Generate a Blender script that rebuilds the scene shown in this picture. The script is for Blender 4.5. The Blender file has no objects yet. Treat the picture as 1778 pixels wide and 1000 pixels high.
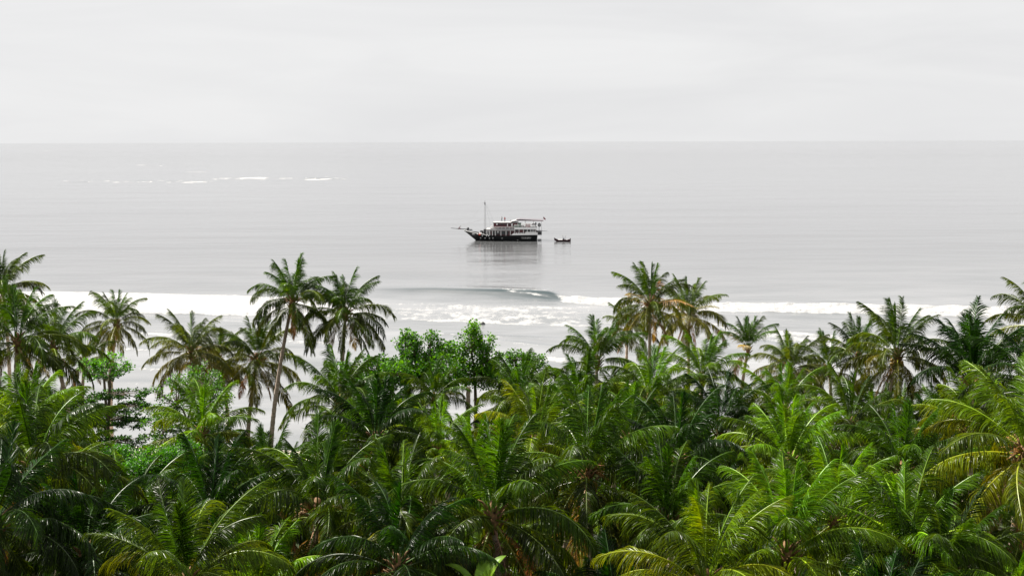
import bpy, math, random
import numpy as np
from mathutils import Vector, Matrix, Euler

SC = bpy.context.scene
COL = SC.collection
rad = math.radians

# ------------------------------------------------------------------ camera, sky, sun, exposure
CAM_H = 34.0
PITCH = rad(7.6)
ROLL = rad(0.16)
FPX = 1906.0                      # focal length in photo pixels (photo is 1778 x 1000)
cam_data = bpy.data.cameras.new("camera")
cam = bpy.data.objects.new("camera", cam_data); COL.objects.link(cam)
cam_data.sensor_width = 36.0
cam_data.lens = 36.0 * FPX / 1778.0
cam_data.clip_start = 0.5
cam_data.clip_end = 200000.0
CM = (Matrix.Translation((0, 0, CAM_H)) @ (Matrix.Rotation(rad(90) - PITCH, 4, 'X') @ Matrix.Rotation(-ROLL, 4, 'Z')))
cam.matrix_world = CM
SC.camera = cam

SUN_EL, SUN_AZ = 50.0, 298.0       # azimuth clockwise from +Y (seaward); sun stands high to the left
world = bpy.data.worlds.new("World"); SC.world = world
world.use_nodes = True
nt = world.node_tree; nt.nodes.clear()
def N(nt, t, **kw):
    n = nt.nodes.new(t)
    for k, v in kw.items(): setattr(n, k, v)
    return n
def MIX(nt, blend='MIX', fac=0.5):
    n = nt.nodes.new('ShaderNodeMix'); n.data_type = 'RGBA'; n.blend_type = blend; n.inputs[0].default_value = fac
    return n
wo = N(nt, 'ShaderNodeOutputWorld'); bg = N(nt, 'ShaderNodeBackground')
sky = N(nt, 'ShaderNodeTexSky', sky_type='NISHITA', sun_disc=False)
sky.sun_elevation = rad(SUN_EL); sky.sun_rotation = rad(SUN_AZ); sky.dust_density = 3.0
hs = N(nt, 'ShaderNodeHueSaturation'); hs.inputs['Saturation'].default_value = 0.12
tc = N(nt, 'ShaderNodeTexCoord')
mp = N(nt, 'ShaderNodeMapping'); mp.inputs['Scale'].default_value = (1.3, 1.3, 9.0)
nz = N(nt, 'ShaderNodeTexNoise'); nz.inputs['Scale'].default_value = 2.2; nz.inputs['Detail'].default_value = 7; nz.inputs['Roughness'].default_value = 0.55; nz.inputs['Distortion'].default_value = 0.6
rmp = N(nt, 'ShaderNodeValToRGB')
rmp.color_ramp.elements[0].position = 0.34; rmp.color_ramp.elements[0].color = (6.66, 6.66, 6.74, 1)
rmp.color_ramp.elements[1].position = 0.66; rmp.color_ramp.elements[1].color = (7.24, 7.24, 7.27, 1)
mx = MIX(nt, 'MIX', 0.93)
nt.links.new(tc.outputs['Generated'], mp.inputs[0]); nt.links.new(mp.outputs[0], nz.inputs[0])
nt.links.new(nz.outputs[0], rmp.inputs[0]); nt.links.new(sky.outputs[0], hs.inputs['Color'])
nt.links.new(hs.outputs[0], mx.inputs[6]); nt.links.new(rmp.outputs[0], mx.inputs[7])
nt.links.new(mx.outputs[2], bg.inputs[0]); bg.inputs[1].default_value = 0.05
nt.links.new(bg.outputs[0], wo.inputs[0])

sl = bpy.data.lights.new("sun", 'SUN'); sun = bpy.data.objects.new("sun", sl); COL.objects.link(sun)
sl.energy = 5.0; sl.angle = rad(0.6); sl.color = (1.0, 0.95, 0.86)
sd = Vector((math.sin(rad(SUN_AZ)) * math.cos(rad(SUN_EL)), math.cos(rad(SUN_AZ)) * math.cos(rad(SUN_EL)), math.sin(rad(SUN_EL))))
sun.rotation_euler = sd.to_track_quat('Z', 'Y').to_euler(); sun.location = (0, 0, 80)

SC.view_settings.view_transform = 'Standard'; SC.view_settings.look = 'None'
SC.view_settings.exposure = 1.3; SC.view_settings.gamma = 1.0; SC.view_settings.use_curve_mapping = False
SC.cycles.max_bounces = 6; SC.cycles.transmission_bounces = 3; SC.cycles.diffuse_bounces = 2; SC.cycles.glossy_bounces = 3
SC.cycles.sample_clamp_indirect = 4.0

# ------------------------------------------------------------------ helpers
R3 = CM.to_3x3()
def ray(px, py):
    return (R3 @ Vector(((px - 889.0) / FPX, -(py - 500.0) / FPX, -1.0)))
def at(px, py, D):                 # point seen at photo pixel (px, py) at forward distance D
    d = ray(px, py); return Vector((0, 0, CAM_H)) + d * (D / d.y)
def onsea(px, py, z=0.0):
    d = ray(px, py); return Vector((0, 0, CAM_H)) + d * ((z - CAM_H) / d.z)
def topix(p):
    q = CM.inverted() @ Vector(p); return 889 + FPX * q.x / -q.z, 500 - FPX * q.y / -q.z

def tag(o, label=None, cat=None, group=None, kind=None):
    if label: o['label'] = label
    if cat: o['category'] = cat
    if group: o['group'] = group
    if kind: o['kind'] = kind
    return o
def link(name, me, parent=None, loc=(0, 0, 0)):
    o = bpy.data.objects.new(name, me); COL.objects.link(o); o.location = loc
    if parent: o.parent = parent
    return o
def empty(name, loc, rz=0.0):
    o = bpy.data.objects.new(name, None); COL.objects.link(o); o.location = loc; o.rotation_euler = (0, 0, rz)
    o.empty_display_size = 0.3
    return o

class MB:
    def __init__(s): s.v = []; s.f = []; s.m = []
    def add(s, vs, fs, m=0):
        b = len(s.v); s.v += [tuple(p) for p in vs]; s.f += [tuple(i + b for i in f) for f in fs]; s.m += [m] * len(fs)
    def box(s, x0, x1, y0, y1, z0, z1, m=0):
        s.add([(x0,y0,z0),(x1,y0,z0),(x1,y1,z0),(x0,y1,z0),(x0,y0,z1),(x1,y0,z1),(x1,y1,z1),(x0,y1,z1)],
              [(0,3,2,1),(4,5,6,7),(0,1,5,4),(1,2,6,5),(2,3,7,6),(3,0,4,7)], m)
    def tube(s, pts, rs, n=8, m=0, cap=True):
        pts = [Vector(p) for p in pts]
        if not hasattr(rs, '__len__'): rs = [rs] * len(pts)
        vs = []
        prev = None
        for i, p in enumerate(pts):
            t = (pts[min(i+1, len(pts)-1)] - pts[max(i-1, 0)]).normalized()
            if prev is None:
                a = Vector((0, 0, 1)) if abs(t.z) < 0.9 else Vector((1, 0, 0)); u = t.cross(a).normalized()
            else: u = (prev - t * prev.dot(t)).normalized()
            prev = u; w = t.cross(u)
            for k in range(n):
                a = 2 * math.pi * k / n; vs.append(p + (u * math.cos(a) + w * math.sin(a)) * rs[i])
        fs = []
        for i in range(len(pts) - 1):
            for k in range(n): fs.append((i*n+k, i*n+(k+1) % n, (i+1)*n+(k+1) % n, (i+1)*n+k))
        if cap:
            fs.append(tuple(range(n - 1, -1, -1))); fs.append(tuple((len(pts)-1)*n + k for k in range(n)))
        s.add(vs, fs, m)
    def ball(s, c, r, m=0, nu=8, nv=5):
        if not hasattr(r, '__len__'): r = (r, r, r)
        vs = [(c[0], c[1], c[2]-r[2])]
        for j in range(1, nv):
            t = math.pi * j / nv
            for k in range(nu):
                a = 2*math.pi*k/nu; vs.append((c[0]+r[0]*math.sin(t)*math.cos(a), c[1]+r[1]*math.sin(t)*math.sin(a), c[2]-r[2]*math.cos(t)))
        vs.append((c[0], c[1], c[2]+r[2])); fs = []
        for k in range(nu): fs.append((0, 1+(k+1) % nu, 1+k))
        for j in range(nv-2):
            for k in range(nu): fs.append((1+j*nu+k, 1+j*nu+(k+1) % nu, 1+(j+1)*nu+(k+1) % nu, 1+(j+1)*nu+k))
        l = len(vs)-1; b = 1+(nv-2)*nu
        for k in range(nu): fs.append((b+k, b+(k+1) % nu, l))
        s.add(vs, fs, m)
    def mesh(s, name, mats, smooth=False):
        me = bpy.data.meshes.new(name); me.from_pydata(s.v, [], s.f)
        if not isinstance(mats, (list, tuple)): mats = [mats]
        for m in mats: me.materials.append(m)
        me.polygons.foreach_set('material_index', s.m)
        if smooth: me.polygons.foreach_set('use_smooth', [True]*len(s.f))
        me.update(); return me
    def build(s, name, mats, parent=None, loc=(0,0,0), smooth=False):
        return link(name, s.mesh(name, mats, smooth), parent, loc)

def quads_mesh(name, V, F, mats, mi=None, smooth=True):
    me = bpy.data.meshes.new(name)
    V = np.asarray(V, dtype=np.float32); F = np.asarray(F, dtype=np.int32)
    me.vertices.add(len(V)); me.vertices.foreach_set('co', V.ravel())
    k = F.shape[1]
    me.loops.add(F.size); me.loops.foreach_set('vertex_index', F.ravel())
    me.polygons.add(len(F)); me.polygons.foreach_set('loop_start', np.arange(0, F.size, k, dtype=np.int32))
    me.polygons.foreach_set('loop_total', np.full(len(F), k, dtype=np.int32))
    for m in mats: me.materials.append(m)
    if mi is not None: me.polygons.foreach_set('material_index', np.asarray(mi, dtype=np.int32))
    me.polygons.foreach_set('use_smooth', np.full(len(F), smooth))
    me.update(calc_edges=True); return me

# ------------------------------------------------------------------ materials
def mat(name):
    m = bpy.data.materials.new(name); m.use_nodes = True; nt = m.node_tree
    return m, nt, nt.nodes['Principled BSDF'], nt.nodes['Material Output']
def simple(name, col, rough=0.6, var=0.12, scale=3.0, spec=0.5, metal=0.0):
    m, nt, b, out = mat(name)
    tc = N(nt, 'ShaderNodeTexCoord'); n = N(nt, 'ShaderNodeTexNoise'); n.inputs['Scale'].default_value = scale; n.inputs['Detail'].default_value = 6
    nt.links.new(tc.outputs['Object'], n.inputs[0])
    r = N(nt, 'ShaderNodeValToRGB')
    r.color_ramp.elements[0].position = .3; r.color_ramp.elements[0].color = tuple(c*(1-var) for c in col)+(1,)
    r.color_ramp.elements[1].position = .7; r.color_ramp.elements[1].color = tuple(min(1, c*(1+var)) for c in col)+(1,)
    nt.links.new(n.outputs[0], r.inputs[0]); nt.links.new(r.outputs[0], b.inputs['Base Color'])
    b.inputs['Roughness'].default_value = rough; b.inputs['Specular IOR Level'].default_value = spec; b.inputs['Metallic'].default_value = metal
    return m

def leaf_mat(name, tint=(1, 1, 1), transl=0.35, rough=0.36, nscale=6.0, use_obj=True, base=(0.05, 0.12, 0.015), tcol=(3.4, 2.6, 0.5), spec=0.5):
    m, nt, b, out = mat(name)
    if use_obj:
        oi = N(nt, 'ShaderNodeObjectInfo'); src = oi.outputs['Color']
    else:
        rg = N(nt, 'ShaderNodeRGB'); rg.outputs[0].default_value = (*base, 1); src = rg.outputs[0]
    geo = N(nt, 'ShaderNodeNewGeometry')
    # each leaflet / leaf its own tone, spread widened to paint in sun-and-shade contrast
    mr = N(nt, 'ShaderNodeMapRange'); mr.inputs['To Min'].default_value = 0.55; mr.inputs['To Max'].default_value = 2.1
    nt.links.new(geo.outputs['Random Per Island'], mr.inputs['Value'])
    mul = MIX(nt, 'MULTIPLY', 1.0); nt.links.new(src, mul.inputs[6]); nt.links.new(mr.outputs[0], mul.inputs[7])
    t = MIX(nt, 'MULTIPLY', 1.0); nt.links.new(mul.outputs[2], t.inputs[6]); t.inputs[7].default_value = (*tint, 1)
    # yellowing blotches
    tc = N(nt, 'ShaderNodeTexCoord'); nz = N(nt, 'ShaderNodeTexNoise'); nz.inputs['Scale'].default_value = nscale; nz.inputs['Detail'].default_value = 4
    nt.links.new(tc.outputs['Object'], nz.inputs[0])
    rr = N(nt, 'ShaderNodeMapRange'); rr.inputs['From Min'].default_value = 0.54; rr.inputs['From Max'].default_value = 0.78; rr.inputs['To Max'].default_value = 0.55
    nt.links.new(nz.outputs[0], rr.inputs['Value'])
    ym = MIX(nt, 'MIX'); nt.links.new(rr.outputs[0], ym.inputs[0]); nt.links.new(t.outputs[2], ym.inputs[6])
    yc = MIX(nt, 'MULTIPLY', 1.0); nt.links.new(t.outputs[2], yc.inputs[6]); yc.inputs[7].default_value = (1.8, 1.25, 1.0, 1)
    nt.links.new(yc.outputs[2], ym.inputs[7])
    nt.links.new(ym.outputs[2], b.inputs['Base Color'])
    b.inputs['Roughness'].default_value = rough; b.inputs['Specular IOR Level'].default_value = spec
    tr = N(nt, 'ShaderNodeBsdfTranslucent')
    tm = MIX(nt, 'MULTIPLY', 1.0); nt.links.new(ym.outputs[2], tm.inputs[6]); tm.inputs[7].default_value = (*tcol, 1)
    nt.links.new(tm.outputs[2], tr.inputs[0])
    ms = N(nt, 'ShaderNodeMixShader'); ms.inputs[0].default_value = transl
    nt.links.new(b.outputs[0], ms.inputs[1]); nt.links.new(tr.outputs[0], ms.inputs[2]); nt.links.new(ms.outputs[0], out.inputs[0])
    return m

M = {}
M['leaflet'] = leaf_mat('palm_leaflet', transl=0.34, rough=0.35, nscale=0.8, spec=0.20)
M['rachis'] = leaf_mat('palm_rachis', tint=(2.6, 2.2, 1.8), transl=0.0, rough=0.45, nscale=2)
M['broad'] = leaf_mat('broad_leaf', transl=0.4, rough=0.4, nscale=0.7, spec=0.3)
M['fiber'] = simple('crown_fibre', (0.16, 0.085, 0.035), 0.85, 0.5, 9)
M['orange'] = simple('flower_stalk', (0.24, 0.11, 0.025), 0.6, 0.4, 5)
M['nut'] = simple('coconut_husk', (0.22, 0.14, 0.03), 0.45, 0.45, 2)
M['sand'] = simple('beach_sand', (0.50, 0.45, 0.36), 0.9, 0.12, 0.8)
M['branch'] = simple('branch_bark', (0.10, 0.075, 0.05), 0.85, 0.4, 4)

def bark_mat():
    m, nt, b, out = mat('palm_bark')
    tc = N(nt, 'ShaderNodeTexCoord'); mp = N(nt, 'ShaderNodeMapping'); mp.inputs['Scale'].default_value = (1.0, 1.0, 5.0)
    n = N(nt, 'ShaderNodeTexNoise'); n.inputs['Scale'].default_value = 2.0; n.inputs['Detail'].default_value = 8; n.inputs['Roughness'].default_value = .65
    nt.links.new(tc.outputs['Object'], mp.inputs[0]); nt.links.new(mp.outputs[0], n.inputs[0])
    r = N(nt, 'ShaderNodeValToRGB')
    r.color_ramp.elements[0].position = .32; r.color_ramp.elements[0].color = (0.16, 0.115, 0.085, 1)
    r.color_ramp.elements[1].position = .68; r.color_ramp.elements[1].color = (0.46, 0.36, 0.29, 1)
    nt.links.new(n.outputs[0], r.inputs[0]); nt.links.new(r.outputs[0], b.inputs['Base Color'])
    b.inputs['Roughness'].default_value = 0.85
    bp = N(nt, 'ShaderNodeBump'); bp.inputs['Strength'].default_value = 0.7; bp.inputs['Distance'].default_value = 0.03
    nt.links.new(n.outputs[0], bp.inputs['Height']); nt.links.new(bp.outputs[0], b.inputs['Normal'])
    return m
M['bark'] = bark_mat()

def ground_mat():
    m, nt, b, out = mat('forest_floor_and_beach')
    g = N(nt, 'ShaderNodeNewGeometry'); sx = N(nt, 'ShaderNodeSeparateXYZ'); nt.links.new(g.outputs['Position'], sx.inputs[0])
    n = N(nt, 'ShaderNodeTexNoise'); n.inputs['Scale'].default_value = 0.25; n.inputs['Detail'].default_value = 9
    nt.links.new(g.outputs['Position'], n.inputs[0])
    ad = N(nt, 'ShaderNodeMath', operation='MULTIPLY_ADD'); nt.links.new(n.outputs[0], ad.inputs[0]); ad.inputs[1].default_value = 7.0; nt.links.new(sx.outputs[1], ad.inputs[2])
    mr = N(nt, 'ShaderNodeMapRange'); mr.inputs['From Min'].default_value = 107; mr.inputs['From Max'].default_value = 110
    nt.links.new(ad.outputs[0], mr.inputs['Value'])
    fl = N(nt, 'ShaderNodeValToRGB'); fl.color_ramp.elements[0].position = .35; fl.color_ramp.elements[0].color = (0.035, 0.03, 0.015, 1)
    fl.color_ramp.elements[1].position = .65; fl.color_ramp.elements[1].color = (0.03, 0.06, 0.012, 1)
    n2 = N(nt, 'ShaderNodeTexNoise'); n2.inputs['Scale'].default_value = 1.1; n2.inputs['Detail'].default_value = 9
    nt.links.new(g.outputs['Position'], n2.inputs[0]); nt.links.new(n2.outputs[0], fl.inputs[0])
    x = MIX(nt); nt.links.new(mr.outputs[0], x.inputs[0]); nt.links.new(fl.outputs[0], x.inputs[6]); x.inputs[7].default_value = (0.5, 0.45, 0.37, 1)
    nt.links.new(x.outputs[2], b.inputs['Base Color']); b.inputs['Roughness'].default_value = 0.9
    bp = N(nt, 'ShaderNodeBump'); bp.inputs['Strength'].default_value = 0.6; nt.links.new(n2.outputs[0], bp.inputs['Height']); nt.links.new(bp.outputs[0], b.inputs['Normal'])
    return m

def sea_mat():
    m, nt, b, out = mat('sea_water')
    g = N(nt, 'ShaderNodeNewGeometry')
    at_f = N(nt, 'ShaderNodeAttribute', attribute_name='foam'); at_s = N(nt, 'ShaderNodeAttribute', attribute_name='shallow')
    at_d = N(nt, 'ShaderNodeAttribute', attribute_name='face')
    def noise(scale, sc, detail=6, rough=.6, dist=0.0):
        mp = N(nt, 'ShaderNodeMapping'); mp.inputs['Scale'].default_value = sc
        n = N(nt, 'ShaderNodeTexNoise'); n.inputs['Scale'].default_value = scale; n.inputs['Detail'].default_value = detail; n.inputs['Roughness'].default_value = rough; n.inputs['Distortion'].default_value = dist
        nt.links.new(g.outputs['Position'], mp.inputs[0]); nt.links.new(mp.outputs[0], n.inputs[0]); return n.outputs[0]
    # foam: mask broken up by streaky noise
    nf = noise(0.75, (1.0, 0.45, 1.0), 10, .72)
    nf2 = noise(0.35, (0.7, 0.6, 1.0), 6, .65)
    a1 = N(nt, 'ShaderNodeMath', operation='ADD'); nt.links.new(nf, a1.inputs[0]); nt.links.new(nf2, a1.inputs[1])
    a2 = N(nt, 'ShaderNodeMath', operation='SUBTRACT'); nt.links.new(a1.outputs[0], a2.inputs[0]); a2.inputs[1].default_value = 1.0
    a3 = N(nt, 'ShaderNodeMath', operation='MULTIPLY_ADD'); nt.links.new(a2.outputs[0], a3.inputs[0]); a3.inputs[1].default_value = 1.7; nt.links.new(at_f.outputs['Fac'], a3.inputs[2])
    fm = N(nt, 'ShaderNodeMapRange', interpolation_type='SMOOTHSTEP'); fm.inputs['From Min'].default_value = 0.26; fm.inputs['From Max'].default_value = 0.80
    nt.links.new(a3.outputs[0], fm.inputs['Value'])
    gate = N(nt, 'ShaderNodeMapRange'); gate.inputs['From Min'].default_value = 0.02; gate.inputs['From Max'].default_value = 0.12
    nt.links.new(at_f.outputs['Fac'], gate.inputs['Value'])
    foam = N(nt, 'ShaderNodeMath', operation='MULTIPLY'); nt.links.new(fm.outputs[0], foam.inputs[0]); nt.links.new(gate.outputs[0], foam.inputs[1])
    # water body colour: deep grey, paler over the reef flat, teal in the wave face
    bands = noise(0.010, (0.12, 1.0, 1.0), 6, .6, .3)
    dr = N(nt, 'ShaderNodeValToRGB'); dr.color_ramp.elements[0].position = .35; dr.color_ramp.elements[0].color = (0.088, 0.090, 0.094, 1)
    dr.color_ramp.elements[1].position = .65; dr.color_ramp.elements[1].color = (0.098, 0.100, 0.104, 1)
    nt.links.new(bands, dr.inputs[0])
    sh = noise(0.07, (0.35, 1.0, 1.0), 7, .62, .4)
    srp = N(nt, 'ShaderNodeValToRGB'); srp.color_ramp.elements[0].position = .3; srp.color_ramp.elements[0].color = (0.107, 0.115, 0.119, 1)
    srp.color_ramp.elements[1].position = .7; srp.color_ramp.elements[1].color = (0.267, 0.267, 0.275, 1)
    nt.links.new(sh, srp.inputs[0])
    x1 = MIX(nt); nt.links.new(at_s.outputs['Fac'], x1.inputs[0]); nt.links.new(dr.outputs[0], x1.inputs[6]); nt.links.new(srp.outputs[0], x1.inputs[7])
    x2 = MIX(nt); nt.links.new(at_d.outputs['Fac'], x2.inputs[0]); nt.links.new(x1.outputs[2], x2.inputs[6]); x2.inputs[7].default_value = (0.012, 0.028, 0.031, 1)
    x3 = MIX(nt); nt.links.new(foam.outputs[0], x3.inputs[0]); nt.links.new(x2.outputs[2], x3.inputs[6]); x3.inputs[7].default_value = (0.31, 0.31, 0.313, 1)
    nt.links.new(x3.outputs[2], b.inputs['Base Color'])
    # roughness: wind-ruffled bands
    rw = noise(0.006, (0.10, 1.0, 1.0), 7, .6, .5)
    r1 = N(nt, 'ShaderNodeMapRange'); r1.inputs['From Min'].default_value = .35; r1.inputs['From Max'].default_value = .65; r1.inputs['To Min'].default_value = 0.02; r1.inputs['To Max'].default_value = 0.05
    nt.links.new(rw, r1.inputs['Value'])
    r2 = N(nt, 'ShaderNodeMix'); nt.links.new(foam.outputs[0], r2.inputs[0]); nt.links.new(r1.outputs[0], r2.inputs[2]); r2.inputs[3].default_value = 0.8
    nt.links.new(r2.outputs[0], b.inputs['Roughness'])
    b.inputs['IOR'].default_value = 1.5
    # ripples
    w1 = noise(0.16, (0.45, 1.0, 1.0), 9, .62, .2); w2 = noise(0.9, (0.6, 1.0, 1.0), 5, .6)
    s = N(nt, 'ShaderNodeMath', operation='MULTIPLY_ADD'); nt.links.new(w2, s.inputs[0]); s.inputs[1].default_value = 0.22; nt.links.new(w1, s.inputs[2])
    bp = N(nt, 'ShaderNodeBump'); bp.inputs['Strength'].default_value = 1.0; 
    sy = N(nt, 'ShaderNodeSeparateXYZ'); nt.links.new(g.outputs['Position'], sy.inputs[0])
    md = N(nt, 'ShaderNodeMapRange'); md.inputs['From Min'].default_value = 420; md.inputs['From Max'].default_value = 2500; md.inputs['To Min'].default_value = .16; md.inputs['To Max'].default_value = 1.25
    nt.links.new(sy.outputs[1], md.inputs['Value']); nt.links.new(md.outputs[0], bp.inputs['Distance'])
    nt.links.new(s.outputs[0], bp.inputs['Height'])
    # foam has its own lumpy relief
    bp2 = N(nt, 'ShaderNodeBump'); bp2.inputs['Strength'].default_value = 0.5; bp2.inputs['Distance'].default_value = 0.5
    nt.links.new(nf, bp2.inputs['Height']); nt.links.new(bp.outputs[0], bp2.inputs['Normal']); nt.links.new(foam.outputs[0], bp2.inputs['Strength'])
    nt.links.new(bp2.outputs[0], b.inputs['Normal'])
    return m

# ------------------------------------------------------------------ value noise for numpy
_rng = np.random.RandomState(5)
_T = _rng.rand(256, 256)
def vnoise(x, y):
    xi = np.floor(x).astype(int); yi = np.floor(y).astype(int); fx = x - xi; fy = y - yi
    fx = fx*fx*(3-2*fx); fy = fy*fy*(3-2*fy)
    a = _T[xi & 255, yi & 255]; b = _T[(xi+1) & 255, yi & 255]; c = _T[xi & 255, (yi+1) & 255]; d = _T[(xi+1) & 255, (yi+1) & 255]
    return (a*(1-fx)+b*fx)*(1-fy)+(c*(1-fx)+d*fx)*fy
def fbm(x, y, o=4):
    s = 0; a = .5; t = 0
    for i in range(o): s = s + a*vnoise(x*2**i+i*17.3, y*2**i+i*9.1); t += a; a *= .5
    return s/t
def sstep(a, b, x):
    t = np.clip((x-a)/(b-a), 0, 1); return t*t*(3-2*t)

# ------------------------------------------------------------------ ground: one sheet, land here, dipping under the sea
def ground_z(x, y):
    x = np.asarray(x, float); y = np.asarray(y, float)
    z = 3.0 + 0.9*(fbm(x*0.05+40, y*0.05+7, 3)-.5) - 3.6*sstep(100, 122, y + 3*np.sin(x*0.05)) - 1.5*sstep(122, 170, y)
    return z
def make_ground():
    xs = np.concatenate([np.linspace(-900, -160, 12), np.linspace(-150, 150, 151), np.linspace(160, 900, 12)])
    ys = np.concatenate([np.linspace(-900, -60, 12), np.linspace(-50, 180, 160)])
    X, Y = np.meshgrid(xs, ys); Z = ground_z(X, Y)
    n, m = X.shape
    V = np.stack([X, Y, Z], -1).reshape(-1, 3)
    i = np.arange(n-1)[:, None]*m + np.arange(m-1)[None]; F = np.stack([i, i+1, i+1+m, i+m], -1).reshape(-1, 4)
    o = link('ground', quads_mesh('ground', V, F, [ground_mat()])); tag(o, kind='structure')
make_ground()

# ------------------------------------------------------------------ sea
def make_sea():
    us = np.concatenate([np.linspace(-1.6, -0.62, 50)[:-1], np.linspace(-0.62, 0.62, 1000), np.linspace(0.62, 1.6, 50)[1:]])
    ys = [104.0]
    while ys[-1] < 90000:
        y = ys[-1]
        st = 0.9 if y < 190 else 0.42 if y < 268 else 1.6 if y < 430 else y*0.012 if y < 2200 else y*0.05
        ys.append(y+st)
    ys = np.array(ys); U, Y = np.meshgrid(us, ys); X = U*Y
    Z = np.zeros_like(X); foam = np.zeros_like(X); face = np.zeros_like(X)
    wob = (fbm(X*0.06, Y*0.0+3, 4)-.5)
    fine = fbm(X*0.35, Y*0.5, 4)-.5
    jag = (fbm(X*0.22+11, Y*0+8, 4)-.5)
    def line(pts):          # pts seen in the photo -> distance from shore as a function of X
        w = sorted([tuple(onsea(px, py)[:2]) for px, py in pts])
        return np.interp(X, [a for a, _ in w], [b for _, b in w])
    def wx(px, py): return onsea(px, py).x
    def band(far, near, amp=1.0, jf=1.2, jn=2.5, soft=2.2, x0=None, x1=None, xs=6.0):
        A = line(far) + jf*wob + jf*.7*jag; B = line(near) + jn*jag + jn*wob*.6
        msk = sstep(0, soft, A - Y)*sstep(0, soft, Y - B)
        if x0 is not None: msk = msk*sstep(0, xs, X - x0 + 4*jag)
        if x1 is not None: msk = msk*sstep(0, xs, x1 - X + 4*jag)
        return msk*amp, A, B
    # --- white water rolling in, left part
    m, A, B = band([(-300, 508), (80, 510), (300, 514), (420, 517), (560, 522), (660, 527)], [(-300, 540), (70, 541), (200, 545), (430, 550), (560, 553), (680, 556)], 1.0, 1.0, 2.2, 2.2, x1=wx(700, 525), xs=10)
    foam = np.maximum(foam, m*1.05)
    Z += sstep(700, 560, 889+X/235*1906) * m * (0.35+0.5*fine) 
    front = np.exp(-((Y-(A-1.8))/2.2)**2)*sstep(640, 540, 889+X/235*1906); Z += 0.45*front
    # --- wash under the breaking wave
    m, A, B = band([(560, 520), (640, 522), (800, 527), (960, 531), (1100, 531)], [(560, 553), (650, 556), (800, 562), (950, 568), (1100, 572)], 1.0, 1.0, 1.6, 2.4, x0=wx(560, 530), x1=wx(1190, 560), xs=30)
    wash = 0.44 + 0.45*(fbm(X*.35+9, Y*.35, 5)-.4)
    edge = np.exp(-np.maximum(Y-B, 0)/2.2)*0.6
    foam = np.maximum(foam, m*np.clip(wash+edge, 0, 1.1)); Z += m*0.18*np.exp(-np.maximum(Y-B, 0)/1.2)
    # --- white roller right of the lip, on to the frame edge
    m, A, B = band([(930, 513), (980, 516), (1080, 519), (1240, 527), (1420, 528), (1700, 533), (2100, 537)], [(930, 522), (980, 528), (1080, 534), (1240, 543), (1420, 545), (1700, 553), (2100, 558)], 1.1, 1.1, 1.8, 2.2, x0=wx(965, 520), xs=3)
    foam = np.maximum(foam, m); Z += m*(0.2+0.9*fine); Z += 0.25*np.exp(-((Y-(A-1.6))/2.0)**2)*sstep(960, 1000, 889+X/236*1906)
    # --- second, thinner broken line further in
    m, A, B = band([(1150, 548), (1300, 568), (1420, 578), (1700, 600), (2000, 612)], [(1150, 556), (1300, 590), (1420, 603), (1700, 622), (2000, 632)], 1.0, 1.4, 2.4, 1.6, x0=wx(1150, 560), xs=14)
    foam = np.maximum(foam, m*np.clip(.38+1.1*(fbm(X*.08+3, Y*.2, 4)-.2), 0, 1.1))
    m, A, B = band([(880, 612), (930, 617), (1000, 622)], [(880, 621), (930, 627), (1000, 631)], .9, .4, .8, .6, x0=wx(893, 620), x1=wx(990, 620), xs=2)
    foam = np.maximum(foam, m)
    for pts, th, a in (([(0, 600), (200, 606), (420, 618)], .8, .38), ([(150, 665), (300, 668), (520, 676)], .7, .40), ([(170, 705), (300, 712), (520, 718)], .6, .36), ([(640, 575), (800, 583), (1000, 592)], .7, .38), ([(200, 578), (300, 582), (420, 590), (700, 600)], 1.0, .55), ([(180, 640), (240, 641), (420, 648)], .8, .5), ([(60, 565), (260, 580), (300, 582)], .7, .4), ([(830, 590), (960, 604), (1100, 612)], .9, .4), ([(1480, 545), (1600, 560), (1778, 570)], 1.1, .55)):
        L = line(pts) + 1.2*wob; inx = sstep(0, 8, X - wx(*pts[0]))*sstep(0, 8, wx(*pts[-1]) - X)
        g = np.exp(-((Y-L)/th)**2)*inx
        foam = np.maximum(foam, g*a); Z += 0.16*np.exp(-((Y-L-.6)/1.2)**2)*inx; face = np.maximum(face, .4*np.exp(-((Y-L-1.8)/1.0)**2)*inx)
    # --- the breaking wave: a steep green face toward the shore, lip near its end
    pxx = 889+X/240*1906
    cr = line([(560, 500), (660, 501), (760, 504), (860, 509), (950, 514), (1000, 517), (1100, 522)])
    amp = sstep(600, 760, pxx)*sstep(990, 950, pxx)*(0.6+0.65*sstep(700, 930, pxx))
    d = Y - cr
    prof = np.where(d > 0, np.exp(-(d/7.0)**2), np.exp(-(np.abs(d)/3.4)**2.2))
    ribs = 0.10*(fbm(X*.5+d*.35, d*.12+5, 3)-.5)
    Z += amp*prof*(1+ribs)
    f = .8*np.where((d < .6) & (d > -9), np.clip(1-np.abs(d+3.8)/5.2, 0, 1)**.5, 0)*sstep(600, 740, pxx)*sstep(985, 968, pxx)
    face = np.maximum(face, f*(.35+.65*sstep(760, 930, pxx))*(.55+.8*fbm(X*.3+d*.5, d*.3, 3)))
    face = np.maximum(face, 1.0*np.exp(-((d+1.6)/1.3)**2)*sstep(600, 700, pxx)*sstep(975, 960, pxx)*(.5+.5*sstep(700, 900, pxx)))
    # torn lip and spray line
    lip = np.exp(-((d+0.6+.8*jag-1.6*sstep(900, 960, pxx))/.55)**2)*sstep(830, 880, pxx)*sstep(975, 955, pxx)
    lip2 = np.exp(-((d+2.9+.02*(pxx-930)+1.2*jag)/.6)**2)*sstep(868, 892, pxx)*sstep(970, 940, pxx)
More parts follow.
